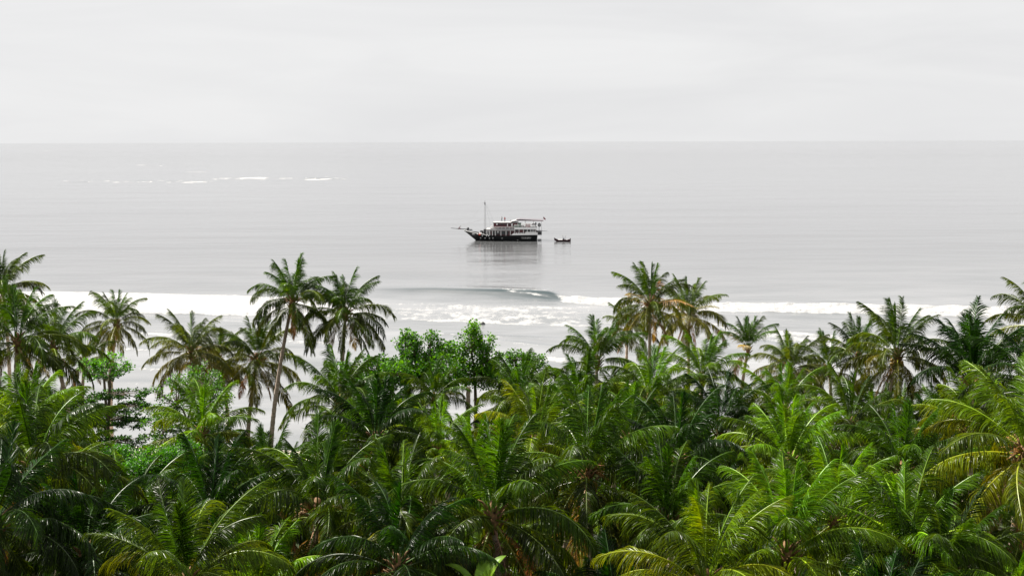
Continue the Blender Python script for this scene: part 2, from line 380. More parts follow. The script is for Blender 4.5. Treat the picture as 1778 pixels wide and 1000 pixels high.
    foam = np.maximum(foam, np.maximum(lip*(.3+.7*fbm(X*1.5, Y, 3)), lip2*(.32+.8*fbm(X*1.3, Y*1.1, 3)))); face = face*(1-.6*np.clip(lip2, 0, 1))
    # --- far reef surf
    for x0, x1, y, hh, a in ((120,155,316,.8,.0),(190,222,316.5,1.0,.9),(240,262,315.5,.8,.7),(270,300,314,.8,.75),(318,362,316.3,2.0,1.0),(380,400,310,1.2,1.0),(412,470,309.5,3.2,.95),(470,515,310,.9,.7),(530,578,311.8,2.2,1.0),(232,252,287.3,.8,.9),(278,285,288.3,.8,.9),(315,365,299.5,.8,.7),(50,75,262.7,.8,.7),(90,108,262.8,.6,.6),(300,325,313,.8,.7)):
        c = onsea((x0+x1)/2, y); h = abs(onsea((x0+x1)/2, y-hh/2).y - onsea((x0+x1)/2, y+hh/2).y); w = (x1-x0)/2/1906*c.y
        e = ((X-c.x)/w)**2 + ((Y-c.y+ .6*h*(fbm(X*.05, Y*0+2, 3)-.5)*2)/(h*.45))**2
        foam = np.maximum(foam, a*1.1*np.clip(1.35-e-.9*(fbm(X*.07, Y*.01, 4)-.4), 0, 1))
    for x0, x1, y, a in ((120,160,315.6,.8),(225,262,313.5,.5),(262,330,315,.5),(518,592,308.6,.9),(560,600,311,.7),(370,402,315,.4),(455,520,314,.45),(295,360,300,.3),(418,470,306.5,.3)):
        c = onsea((x0+x1)/2, y); h = abs(onsea(889, y-.6).y - onsea(889, y+.6).y); w = (x1-x0)/2/1906*c.y
        e = ((X-c.x)/w)**2 + ((Y-c.y)/h)**2; b = np.clip(1-e, 0, 1); face = np.maximum(face, a*b); Z += 0.5*b*a
    rr = random.Random(9)
    for q in range(170):
        xx = rr.uniform(115, 600); yy = (315.5 if xx < 370 else 310.5)+rr.gauss(0, 1.1); w_ = rr.uniform(3, 16); a = rr.uniform(.3, .75)
        c = onsea(xx, yy); h = abs(onsea(889, yy-.25).y - onsea(889, yy+.25).y); w = w_/2/1906*c.y
        sel = (np.abs(X-c.x) < w*1.3) & (np.abs(Y-c.y) < h*2)
        e = ((X-c.x)/w)**2 + ((Y-c.y)/h)**2; foam = np.where(sel, np.maximum(foam, a*np.clip(1.3-e, 0, 1)), foam)
    # --- soft swell everywhere beyond the break and ripples over the flat
    sw = (fbm(X*.012+2, Y*.05, 3)-.5)
    Z += .5*sw*sstep(225, 300, Y)*sstep(1200, 500, Y) + .22*(fbm(X*.10+.25*Y, Y*.22, 4)-.5)*sstep(260, 200, Y)
    # keep the rows where the bodies float level
    shallow = (.55*sstep(360, 240, Y)+.45*sstep(262, 226, Y))*0.75 + .25*sstep(240, 130, Y)
    shallow = np.clip(shallow*(.75+.5*fbm(X*.03, Y*.08, 4)), 0, 1)
    n, m_ = X.shape
    V = np.stack([X, Y, Z], -1).reshape(-1, 3)
    i = np.arange(n-1)[:, None]*m_ + np.arange(m_-1)[None]; F = np.stack([i, i+1, i+1+m_, i+m_], -1).reshape(-1, 4)
    me = quads_mesh('sea', V, F, [sea_mat()])
    for nm, arr in (('foam', foam), ('shallow', shallow), ('face', np.clip(face, 0, 1))):
        a = me.attributes.new(nm, 'FLOAT', 'POINT'); a.data.foreach_set('value', np.ascontiguousarray(arr, dtype=np.float32).ravel())
    o = link('sea', me); tag(o, kind='structure')
make_sea()

# ------------------------------------------------------------------ palm fronds
NSEG = 26
def frond_mesh(name, a0, bend, seed, L=5.0, twist=0.0, droop=1.0, vee=0.35, side=0.0, thin=1.0, tipb=1.0):
    """a0 angle from vertical at the base, bend how far it turns over its length; leaflets hang by their own weight"""
    rg = np.random.RandomState(seed)
    s = np.linspace(0, 1, NSEG+1)
    ang = a0 + bend*s**1.5
    az = side*s**2
    T = np.stack([np.sin(ang)*np.cos(az), np.sin(ang)*np.sin(az), np.cos(ang)], -1)
    P = np.concatenate([[[0, 0, 0]], np.cumsum((T[1:]+T[:-1])/2*L/NSEG, 0)])
    Sd = np.stack([-np.sin(az), np.cos(az), np.zeros_like(az)], -1)
    Nn = np.cross(T, Sd); Nn[Nn[:, 2] < -5] *= -1
    Nn = -Nn  # up side of the blade
    V = []; F = []; MI = []
    # rachis
    k = 5
    for i in range(NSEG+1):
        r = 0.036*(1-s[i])**.8 + 0.007
        rw = r*(1.0 + 1.6*max(0, 1-s[i]*9)); rh = r*.8
        for j in range(k):
            a = 2*math.pi*j/k; V.append(P[i] + Sd[i]*rw*math.cos(a) + Nn[i]*rh*math.sin(a))
    for i in range(NSEG):
        for j in range(k): F.append((i*k+j, i*k+(j+1) % k, (i+1)*k+(j+1) % k, (i+1)*k+j)); MI.append(1)
    nl = int(98*thin)
    wave = rg.rand(2)*6
    gap = rg.rand(4)
    for sgn in (-1, 1):
        for q in range(nl):
            t = 0.17 + 0.83*(q+rg.rand()*.6)/nl
            if t > .995: t = .995
            if rg.rand() < 0.03: continue
            x = t*NSEG; i = int(x); f = x-i
            p = P[i]*(1-f)+P[i+1]*f; tt = T[i]; sd = Sd[i]; nn = Nn[i]
            tw = twist*t
            sd2 = sd*math.cos(tw)+nn*math.sin(tw); nn2 = nn*math.cos(tw)-sd*math.sin(tw)
            u = (t-.17)/.83
            prof = (0.55+0.45*min(1, u*4)) * (1-0.62*max(0, (u-.45)/.55)**1.5)
            ln = 1.25*prof*(.9+.25*math.sin(q*.17+wave[0]*2))*(0.88+.2*rg.rand())
            beta = rad(68 - 42*u**1.3) + rg.randn()*.06 + .10*math.sin(q*.23+wave[0])
            va = vee*(1-.3*u) + rg.randn()*.11 + .16*math.sin(q*.11+wave[1]+sgn)
            d = tt*math.cos(beta) + (sd2*sgn*math.cos(va)+nn2*math.sin(va))*math.sin(beta)
            w = 0.026*(0.7+.4*rg.rand())*(0.7+.3*prof)/thin**.5
            g = droop*(0.6+.8*rg.rand())
            ns = 4; c = p.copy(); pts = [c.copy()]; ds = [d.copy()]
            for e in range(ns):
                d = d + np.array([0, 0, -1.0])*g*(e+.4)/ns*.6
                d = d/np.linalg.norm(d); c = c + d*ln/ns; pts.append(c.copy()); ds.append(d.copy())
            ws = [w*.45, w, w*.95, w*.6, 0.004]
            b = len(V)
            # blade width runs along the rachis; folded along the midrib (opens downward)
            roll = rg.randn()*.2
            for e in range(ns+1):
                wv = tt - ds[e]*np.dot(tt, ds[e]); nv = np.linalg.norm(wv)
                wv = wv/nv if nv > 1e-4 else sd
                up = np.cross(ds[e], wv)
                if up @ nn2 < 0: up = -up
                ro = roll*(1+.6*e); wv, up = wv*math.cos(ro)+up*math.sin(ro), up*math.cos(ro)-wv*math.sin(ro)
                V += [pts[e]-wv*ws[e]-up*ws[e]*.7, pts[e], pts[e]+wv*ws[e]-up*ws[e]*.7]
            for e in range(ns):
                o = b+e*3; F += [(o, o+1, o+4, o+3), (o+1, o+2, o+5, o+4)]; MI += [0, 0]
    return quads_mesh(name, np.array(V), np.array(F), [M['leaflet'], M['rachis']], MI, smooth=False)

AGES = [0.0, .1, .2, .3, .4, .5, .6, .7, .8, .9, 1.0]
FRONDS = []
for ai, t in enumerate(AGES):
    row = []
    for v in range(4):
        rr = random.Random(ai*31+v*7+1)
        a0 = rad(3 + 122*t**1.2) + rr.uniform(-.07, .07)
        bend = rad([16, 34, 56, 74, 88, 94, 92, 84, 72, 58, 44][ai]) * rr.uniform(.75, 1.25)
        row.append(frond_mesh('frond', a0, bend, ai*10+v, twist=rr.choice([-1, 1])*rr.uniform(.1, .8)*(.4+t), droop=.3+2.7*t+rr.uniform(-.1, .5),
                              vee=.75-.85*t, side=rr.uniform(-.35, .35)))
    FRONDS.append(row)
SPEAR = frond_mesh('spear', rad(2), rad(8), 991, twist=.2, droop=.05, vee=1.15)
DRYF = [frond_mesh('dry_frond', rad(128+12*v), rad(38-10*v), 700+v, twist=.8, droop=2.2, vee=-.3, thin=.6, side=.3) for v in range(3)]
SPARSE = [frond_mesh('sparse_frond', rad(50+20*v), rad(45), 800+v, twist=.5, droop=.9, vee=-.1, thin=.33, side=.2) for v in range(2)]

PAL = {   # colour of the youngest and of the oldest frond
    'mid':    ((0.0130, 0.0435, 0.0006), (0.0226, 0.0365, 0.0009)),
    'bright': ((0.0296, 0.0853, 0.0009), (0.0487, 0.0766, 0.0012)),
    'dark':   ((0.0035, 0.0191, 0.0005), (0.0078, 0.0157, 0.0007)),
    'olive':  ((0.0139, 0.0418, 0.0010), (0.0313, 0.0391, 0.0019)),
    'grey':   ((0.0174, 0.0452, 0.0030), (0.0452, 0.0487, 0.0130)),
    'yellow': ((0.0296, 0.0713, 0.0009), (0.0539, 0.0679, 0.0014)),
}
STY = {   # fronds, youngest age, oldest age, dry skirts, sparse fronds
    'full': (27, 0.0, 1.0, 4, 0), 'round': (31, 0.03, 1.0, 4, 0), 'upright': (18, 0.0, .66, 0, 0), 'stiff': (16, 0.0, .42, 3, 1), 'fan': (23, 0.0, .85, 0, 0),
    'tuft': (13, 0.0, .30, 2, 2), 'ragged': (24, 0.0, 1.0, 3, 3), 'heavy': (27, .08, 1.0, 3, 0), 'small': (18, 0.0, .95, 1, 0),
}
def nut_mesh():
    mb = MB(); mb.ball((0, 0, 0), (.12, .12, .155), nu=10, nv=7); return mb.mesh('coconut', M['nut'], True)
NUT = nut_mesh()
def heart_mesh():
    mb = MB(); rg = random.Random(3)
    mb.tube([(0, 0, -.9), (0, 0, -.5), (0, 0, 0), (0, 0, .5)], [.15, .24, .27, .12], 10)
    for k in range(14):       # torn fibre and old leaf bases
        a = k*2.4; r = .22; z = -.7+.07*k
        mb.tube([(r*math.cos(a), r*math.sin(a), z), ((r+.25)*math.cos(a), (r+.25)*math.sin(a), z+.3), ((r+.42)*math.cos(a), (r+.42)*math.sin(a), z+.42)], [.07, .05, .02], 5)
    return mb.mesh('crown_heart', M['fiber'], True)
HEART = heart_mesh()
def flower_mesh():
    mb = MB(); rg = random.Random(8)
    for b in range(4):
        a = b*1.57+.4
        for k in range(12):
            aa = a+rg.uniform(-.45, .45); l = rg.uniform(.5, .95); up = rg.uniform(-.3, .75)
            p0 = Vector((.2*math.cos(a), .2*math.sin(a), .05)); p1 = p0+Vector((math.cos(aa)*l*.6, math.sin(aa)*l*.6, up*.5)); p2 = p1+Vector((math.cos(aa)*l*.4, math.sin(aa)*l*.4, up*.2-.15))
            mb.tube([p0, p1, p2], [.025, .02, .012], 4)
    return mb.mesh('flower_stalks', M['orange'], True)
FLOW = flower_mesh()

def trunk_mesh(name, top, r0=.27, r1=.13, seed=0, curve=.18):
    """from the origin to TOP (a Vector), bowed, with the ring scars of shed leaves"""
    rg = random.Random(seed); H = top.z; n = max(12, int(H/.28))
    pts = []; rs = []
    side = Vector((rg.uniform(-1, 1), rg.uniform(-1, 1), 0))*H*.03
    for i in range(n+1):
        t = i/n
        xy = Vector((top.x, top.y, 0))*(t**1.35 if curve else t)
        p = xy + side*math.sin(t*math.pi); p.z = H*t
        pts.append(p); r = r0+(r1-r0)*t**.7 + .14*math.exp(-t*H/.7)
        rs.append(r*(1+(.06 if i % 2 else -.05)))
    mb = MB(); mb.tube(pts, rs, 10); return mb.mesh(name, M['bark'], True)

palm_registry = []
GROUP_PALMS = 'coconut palms of the plantation along the shore'
def palm(pos, L, style, pal, seed, label, nuts=0, flowers=False, lean=None, rmul=1.0, tilt=0.0, group=GROUP_PALMS, dim=1.0):
    rg = random.Random(seed*17+5)
    if lean is None: lean = (rg.uniform(-1.3, 1.3), rg.uniform(-1.0, 1.0))
    bx, by = pos.x-lean[0], pos.y-lean[1]; bz = float(ground_z(bx, by)) - .15
    root = empty('coconut_palm', (bx, by, bz)); tag(root, label, 'palm tree', group)
    top = Vector((lean[0], lean[1], pos.z-bz))
    link('trunk', trunk_mesh('trunk', top, seed=seed), root)
    K = L/5.0*(.9 if style == 'fan' else 1.0)
    h = link('crown_heart', HEART, root, top); h.scale = (K,)*3; h.rotation_euler.z = rg.uniform(0, 6)
    n, a_lo, a_hi, nd, nsp = STY[style]
    c0, c1 = PAL[pal]
    tx, ty = rg.gauss(0, .10)+tilt, rg.gauss(.03, .10)
    wind = rg.uniform(0, 6.28)
    ph = rg.uniform(0, 6.28)
    def put(name, me, az, t, k, col, dz=0):
        o = link(name, me, root, top + Vector((math.cos(az)*.16*K, math.sin(az)*.16*K, .25*K-(.75*t+dz)*K)))
        o.rotation_euler = (Matrix.Rotation(tx, 3, 'X') @ Matrix.Rotation(ty, 3, 'Y') @ Matrix.Rotation(az, 3, 'Z')).to_euler()
        o.scale = (k,)*3; o.color = (*[max(0, c*dim) for c in col], 1)
        return o
    sp = put('frond', SPEAR, rg.uniform(0, 6), 0, K*.72, [c*1.1 for c in c0])
    for i in range(n):
        u = (i+.5)/n; t = a_lo+(a_hi-a_lo)*u
        az = ph + i*2.39996 + rg.uniform(-.2, .2)
        tt = min(1, max(0, t+rg.uniform(-.05, .05)))
        row = FRONDS[int(round(tt*10))]; me = row[rg.randrange(4)]
        j = rg.uniform(.5, 1.6); wy = rg.random()*.25 + (0.5 if rg.random() < .08 else 0)
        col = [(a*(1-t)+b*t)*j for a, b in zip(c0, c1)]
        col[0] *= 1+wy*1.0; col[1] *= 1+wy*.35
        size = K*((.88 if style == 'stiff' else .72)+.28*min(1, t*3.5))*rg.uniform(.86, 1.08)
        put('frond', me, az, t, size, col)
    for i in range(nd):
        o = put('frond', DRYF[i % 3], rg.uniform(0, 6.28), 1.0, K*rg.uniform(.6, .85), [c*rg.uniform(.6, 1.2) for c in (0.085, 0.065, 0.035)], .1)
        o['label'] = 'dry brown hanging frond'
    for i in range(nsp):
        put('frond', SPARSE[i % 2], rg.uniform(0, 6.28), .5, K*rg.uniform(.85, 1.05), [c*rg.uniform(.8, 1.2) for c in (0.15, 0.12, 0.08)])['label'] = 'thin withered frond with few leaflets left'
    for i in range(nuts):
        az = ph + (i//4)*2.1+rg.uniform(-.35, .35); r = rg.uniform(.28, .48)
        o = link('coconut', NUT, root, top+Vector((math.cos(az)*r*K, math.sin(az)*r*K, (-.45-.13*(i % 4)-rg.uniform(0, .1))*K)))
        o.rotation_euler = (rg.uniform(-.5, .5), rg.uniform(-.5, .5), 0); o.scale = (K*rg.uniform(.85, 1.1),)*3
    if flowers:
        o = link('flower_stalks', FLOW, root, top+Vector((0, 0, -.1*K))); o.scale = (K,)*3; o.rotation_euler.z = ph
    return root

# px, py of the crown's heart in the photo, distance, frond length, style, palette, nuts, flowers, lean, label, nickname
P_ = [
 (4, 500, 112, 5.0, 'full', 'olive', 0, 1, None, 'tall coconut palm standing highest above the surf at the left edge', 'the highest palm at the left edge'),
 (30, 590, 78, 5.2, 'full', 'mid', 0, 0, None, 'broad green coconut palm under the tallest one at the left edge', 'the broad palm at the left edge'),
 (92, 600, 84, 4.6, 'small', 'mid', 0, 0, None, 'smaller coconut palm whose arching frond reaches toward the lone slim palm', 'the palm with a frond over the surf'),
 (202, 560, 119, 4.7, 'full', 'olive', 6, 0, (1.0, .5), 'slim lone coconut palm with a round crown in front of white surf', 'the lone slim palm'),
 (146, 626, 108, 3.8, 'small', 'olive', 0, 0, (.3, 0), 'small yellowish coconut palm with a dark straight trunk beside the lone slim palm', 'the small yellowish palm'),
 (333, 610, 98, 4.8, 'heavy', 'grey', 0, 0, None, 'full grey green coconut palm leaning its fronds over the reef flat', 'the grey green palm'),
 (380, 622, 106, 4.0, 'ragged', 'grey', 0, 0, None, 'pale ragged coconut palm just beside the grey green one', 'the pale ragged palm'),
 (446, 622, 100, 5.2, 'full', 'olive', 0, 1, None, 'coconut palm with long hanging fronds below the tall leaning palm', 'the palm below the tall leaning palm'),
 (508, 521, 96, 4.9, 'full', 'mid', 4, 1, (2.4, 1.0), 'tall coconut palm with long bare leaning trunk in front of the surf', 'the tall leaning palm'),
 (600, 542, 96, 4.7, 'round', 'mid', 0, 1, (.8, 1.0), 'round dense coconut palm crown touching the tall leaning palm', 'the round dense palm'),
 (1128, 527, 103, 5.0, 'ragged', 'olive', 6, 1, None, 'tall brownish coconut palm rising above the breaking wave, green tuft on top', 'the tall brownish palm'),
 (1196, 545, 112, 5.0, 'ragged', 'grey', 0, 1, None, 'withered greyish coconut palm with thin sparse fronds', 'the withered palm'),
 (1090, 572, 116, 4.2, 'small', 'olive', 0, 0, None, 'small dark coconut palm behind the tall brownish palm', 'the small palm behind the brownish one'),
 (1037, 626, 92, 5.0, 'upright', 'mid', 0, 0, None, 'young coconut palm with tight upright tuft and one low frond over water', 'the upright tufted palm'),
 (1299, 603, 108, 4.0, 'tuft', 'mid', 0, 0, (.6, .2), 'thin coconut palm with narrow upright tuft and thin bare trunk', 'the narrow tufted palm'),
 (1372, 640, 98, 4.6, 'full', 'grey', 0, 0, None, 'shaggy grey green coconut palm near the second line of foam', 'the shaggy grey palm'),
 (1490, 618, 98, 4.6, 'upright', 'mid', 0, 0, None, 'coconut palm half behind the big coconut bearing one, thin upright tips', 'the palm behind the coconut bearing one'),
 (1440, 640, 101, 4.6, 'small', 'olive', 0, 0, None, 'low drooping coconut palm between the shaggy grey one and the big coconut bearer', 'the low drooping palm'),
 (1558, 614, 86, 5.2, 'full', 'olive', 12, 0, None, 'big round coconut palm with a cluster of orange coconuts', 'the big coconut bearing palm'),
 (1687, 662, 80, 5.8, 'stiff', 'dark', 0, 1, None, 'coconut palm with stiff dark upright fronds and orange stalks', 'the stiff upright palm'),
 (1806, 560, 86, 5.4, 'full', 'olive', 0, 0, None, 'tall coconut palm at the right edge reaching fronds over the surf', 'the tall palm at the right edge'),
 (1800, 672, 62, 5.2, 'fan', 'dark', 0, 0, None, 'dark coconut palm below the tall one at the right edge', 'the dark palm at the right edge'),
 (1782, 782, 50, 5.8, 'full', 'yellow', 14, 1, None, 'large coconut palm with yellow midribs and golden coconuts at the right edge', 'the yellow ribbed palm'),
 (1128, 690, 76, 5.4, 'fan', 'bright', 0, 0, None, 'bright green fan of a young coconut palm below the tall brownish palm', 'the bright fan palm'),
 (1220, 655, 84, 5.0, 'fan', 'bright', 0, 0, None, 'glossy bright coconut palm beneath the withered palm', 'the glossy palm'),
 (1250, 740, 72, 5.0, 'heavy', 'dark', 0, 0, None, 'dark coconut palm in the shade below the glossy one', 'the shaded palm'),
 (1019, 816, 51, 5.4, 'full', 'mid', 8, 1, None, 'large coconut palm with orange flower stalks and brown nuts in mid grove', 'the orange stalked palm'),
 (856, 890, 45, 5.2, 'full', 'mid', 4, 0, None, 'large coconut palm with a tall spear and wide arching fronds above the banana leaf', 'the spear topped palm'),
 (552, 884, 48, 5.4, 'full', 'mid', 3, 1, None, 'large dark hearted coconut palm with fronds spread like a star', 'the star shaped palm'),
 (365, 895, 52, 5.6, 'fan', 'dark', 0, 0, None, 'coconut palm with dark upright fronds left of the star shaped one', 'the dark upright palm'),
 (352, 752, 68, 5.0, 'fan', 'bright', 0, 0, None, 'bushy bright coconut palm in front of the grey green palm', 'the bushy bright palm'),
 (44, 735, 64, 5.2, 'fan', 'bright', 0, 0, None, 'bright feathery coconut palm under the broad palm at the left edge', 'the feathery palm'),
 (60, 808, 52, 5.6, 'heavy', 'mid', 0, 0, None, 'coconut palm whose pale arched fronds bow toward the tiered tree', 'the pale arched palm'),
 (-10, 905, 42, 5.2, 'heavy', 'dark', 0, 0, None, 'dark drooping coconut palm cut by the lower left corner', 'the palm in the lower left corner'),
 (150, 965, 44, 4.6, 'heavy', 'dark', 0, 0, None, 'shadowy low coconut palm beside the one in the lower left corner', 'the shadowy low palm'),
 (322, 1010, 39, 4.6, 'full', 'olive', 0, 0, None, 'coconut palm cut by the bottom edge with one long flat frond', 'the palm with the flat frond'),
 (588, 700, 76, 5.4, 'fan', 'mid', 0, 0, (0, 0), 'coconut palm with upright fan beside the long bare leaning trunk', 'the fan beside the leaning trunk'),
 (652, 762, 66, 5.0, 'full', 'dark', 0, 0, None, 'dark coconut palm between the fan shaped and the notched ones', 'the dark mid grove palm'),
 (754, 690, 82, 4.1, 'fan', 'mid', 0, 0, None, 'coconut palm in front of the leafy broadleaf trees', 'the palm before the broadleaf trees'),
 (762, 776, 66, 3.9, 'small', 'bright', 0, 0, None, 'light green coconut palm before the bare trunk stub', 'the palm before the bare stub'),
 (822, 796, 62, 3.3, 'upright', 'bright', 0, 0, None, 'young coconut palm with a narrow bright upright spray', 'the narrow bright spray'),
 (905, 690, 78, 4.8, 'fan', 'mid', 0, 0, None, 'coconut palm with curling tips right of the leafy broadleaf trees', 'the curling tipped palm'),
 (1012, 706, 74, 5.2, 'fan', 'mid', 0, 0, None, 'coconut palm with a wide upright fan in front of the upright tufted one', 'the wide fan palm'),
 (930, 770, 62, 5.0, 'full', 'yellow', 0, 0, None, 'yellowish coconut palm with silvery curled leaflets in mid grove', 'the yellowish mid grove palm'),
 (1366, 958, 42, 5.4, 'fan', 'bright', 0, 0, None, 'large young coconut palm with tall arching ribs near the bottom edge', 'the large arching palm'),
 (1225, 1010, 40, 5.0, 'full', 'yellow', 0, 0, None, 'coconut palm with a yellow ribbed frond curling over at the bottom edge', 'the yellow curl palm'),
 (1370, 800, 60, 5.0, 'full', 'bright', 0, 0, None, 'bright spreading coconut palm behind the large arching one', 'the bright spreading palm'),
 (1362, 715, 74, 4.8, 'fan', 'bright', 0, 0, None, 'vivid green coconut palm below the shaggy grey one', 'the vivid palm'),
 (1567, 815, 57, 5.4, 'fan', 'mid', 0, 0, None, 'coconut palm with steep feathery plumes below the big coconut bearer', 'the plumed palm'),
 (1578, 955, 42, 4.6, 'upright', 'bright', 0, 0, None, 'shaggy young coconut palm with ragged bright leaflets near the bottom edge', 'the shaggy young palm'),
 (1160, 905, 48, 4.8, 'upright', 'mid', 0, 0, None, 'young coconut palm with feathery sprays beside the orange stalked one', 'the feathery young palm'),
 (1175, 800, 58, 5.0, 'heavy', 'dark', 0, 0, None, 'dark heavy coconut palm right of the orange stalked one', 'the dark heavy palm'),
 (1680, 745, 66, 4.8, 'fan', 'yellow', 0, 0, None, 'pale green coconut palm under the stiff upright palm', 'the pale palm'),
 (1640, 1000, 41, 4.6, 'full', 'mid', 0, 0, None, 'coconut palm with a grey sheen frond at the bottom edge near the yellow ribbed one', 'the grey sheen palm'),
 (700, 905, 46, 4.6, 'full', 'olive', 0, 0, None, 'coconut palm with olive fronds between the star shaped and spear topped ones', 'the olive palm'),
 (690, 980, 41, 4.4, 'heavy', 'dark', 0, 0, None, 'deep shaded coconut palm at the bottom edge near the olive one', 'the deep shaded palm'),
 (1475, 740, 70, 4.8, 'heavy', 'olive', 0, 0, None, 'olive coconut palm with fallen fronds between vivid and plumed ones', 'the fallen frond palm'),
 (470, 850, 60, 4.8, 'full', 'mid', 0, 0, None, 'coconut palm hiding the foot of the long leaning trunk', 'the palm at the foot of the leaning trunk'),
 (230, 905, 56, 4.8, 'heavy', 'mid', 0, 0, None, 'coconut palm below the bright small leaved tree', 'the palm below the small leaved tree'),
]
for i, (px, py, D, L, st, pal, nu, fl, lean, label, nick) in enumerate(P_):
    pos = at(px, py, D)
    palm(pos, L, st, pal, i, label, nu, bool(fl), lean)
    palm_registry.append((pos.x, pos.y, nick, i))

# palms filling the grove between and below the ones above
def fillers():
    rg = random.Random(77); placed = [(a, b) for a, b, _, _ in palm_registry]; used = set(); out = 0
    gaps = [(205, 300, 640, 800), (440, 535, 640, 760), (1255, 1300, 655, 715), (796, 830, 650, 722), (1400, 1440, 650, 700)]
    for _ in range(6000):
        Y = rg.uniform(34, 101); X = rg.uniform(-.52, .52)*Y
        if min((X-a)**2+(Y-b)**2 for a, b in placed) < (4.5 if Y < 70 else 4.6)**2: continue
        gz = float(ground_z(X, Y))
        hmax = 12.6 if Y < 60 else 12.6-(Y-60)*.08
        H = rg.uniform(hmax-3.8, hmax); px, py = topix((X, Y, gz+H))
        L = rg.uniform(4.2, 5.0); R = L*.8/Y*1906
        lim = np.interp(px, [0, 130, 200, 300, 330, 430, 535, 560, 700, 900, 1250, 1300, 1430, 1778], [640, 670, 800, 800, 690, 765, 765, 680, 655, 640, 650, 690, 660, 640])
        zmax = at(px, lim+.85*R, Y).z-gz-rg.uniform(0, 1.2)
        if H > zmax: H = zmax
        if H < 4.5: continue
        px, py = topix((X, Y, gz+H))
        if any(px+R*.8 > a and px-R*.8 < b and py-R*.8 < d and py > c-40 for a, b, c, d in gaps): continue
        best = None
        for a, b, nick, i in sorted(palm_registry, key=lambda r: (r[0]-X)**2+(r[1]-Y)**2)[:12]:
            dx, dy = X-a, Y-b
            rel = ('just behind' if dy > 0 else 'just in front of') if abs(dy) > abs(dx)*1.1 else ('right of' if dx > 0 else 'left of')
            if (rel, i) not in used: best = (rel, i, nick); break
        if not best: continue
        used.add(best[:2]); placed.append((X, Y)); out += 1
        pal = rg.choice(['mid', 'mid', 'dark', 'bright', 'dark', 'bright', 'olive']); st = rg.choice(['fan', 'full', 'heavy', 'small', 'upright'])
        tone = {'mid': 'green', 'dark': 'dark green', 'bright': 'bright green', 'olive': 'olive', 'yellow': 'yellow green'}[pal]
        palm(Vector((X, Y, gz+H)), L, st, pal, 200+out, 'lower %s coconut palm %s %s' % (tone, best[0], best[2].replace('palm ', 'palm ')), 0, False)
    return placed
PLACED = fillers()
print('palms', len(PLACED))

# a bare palm trunk that has lost its crown
tp = at(813, 672, 84); bz = float(ground_z(tp.x, tp.y))-.1
o = link('palm_stump', trunk_mesh('palm_stump', Vector((.3, 0, tp.z-bz)), .25, .17, 5), None, (tp.x-.3, tp.y, bz))
tag(o, 'bare pinkish palm trunk without a crown below the leafy broadleaf trees', 'dead palm trunk')

# ------------------------------------------------------------------ broadleaf trees
def leaf_cloud(P, D, size, seed, wide=.75):
    """P leaf bases, D outward directions: each leaf a folded lozenge"""
    rg = np.random.RandomState(seed); n = len(P)
    d = D + rg.randn(n, 3)*.55; d[:, 2] -= .1; d /= np.linalg.norm(d, axis=1, keepdims=True)
    up = rg.randn(n, 3)*.55 + np.array([0, 0, 1.0]); w = np.cross(d, up); w /= np.linalg.norm(w, axis=1, keepdims=True)+1e-6
    nn = np.cross(w, d)
    L = size*(.6+.7*rg.rand(n, 1)); W = L*wide*.5
    a = P; b = P+d*L*.55+w*W-nn*0*W; c = P+d*L-nn*L*.12; e = P+d*L*.55-w*W; mid = P+d*L*.5-nn*W*.3
    V = np.stack([a, b, c, e, mid], 1).reshape(-1, 3)
    i = np.arange(n)[:, None]*5
    F = np.concatenate([i+np.array([[0, 1, 4]]), i+np.array([[1, 2, 4]]), i+np.array([[2, 3, 4]]), i+np.array([[3, 0, 4]])], 1).reshape(-1, 3)
    return V, F
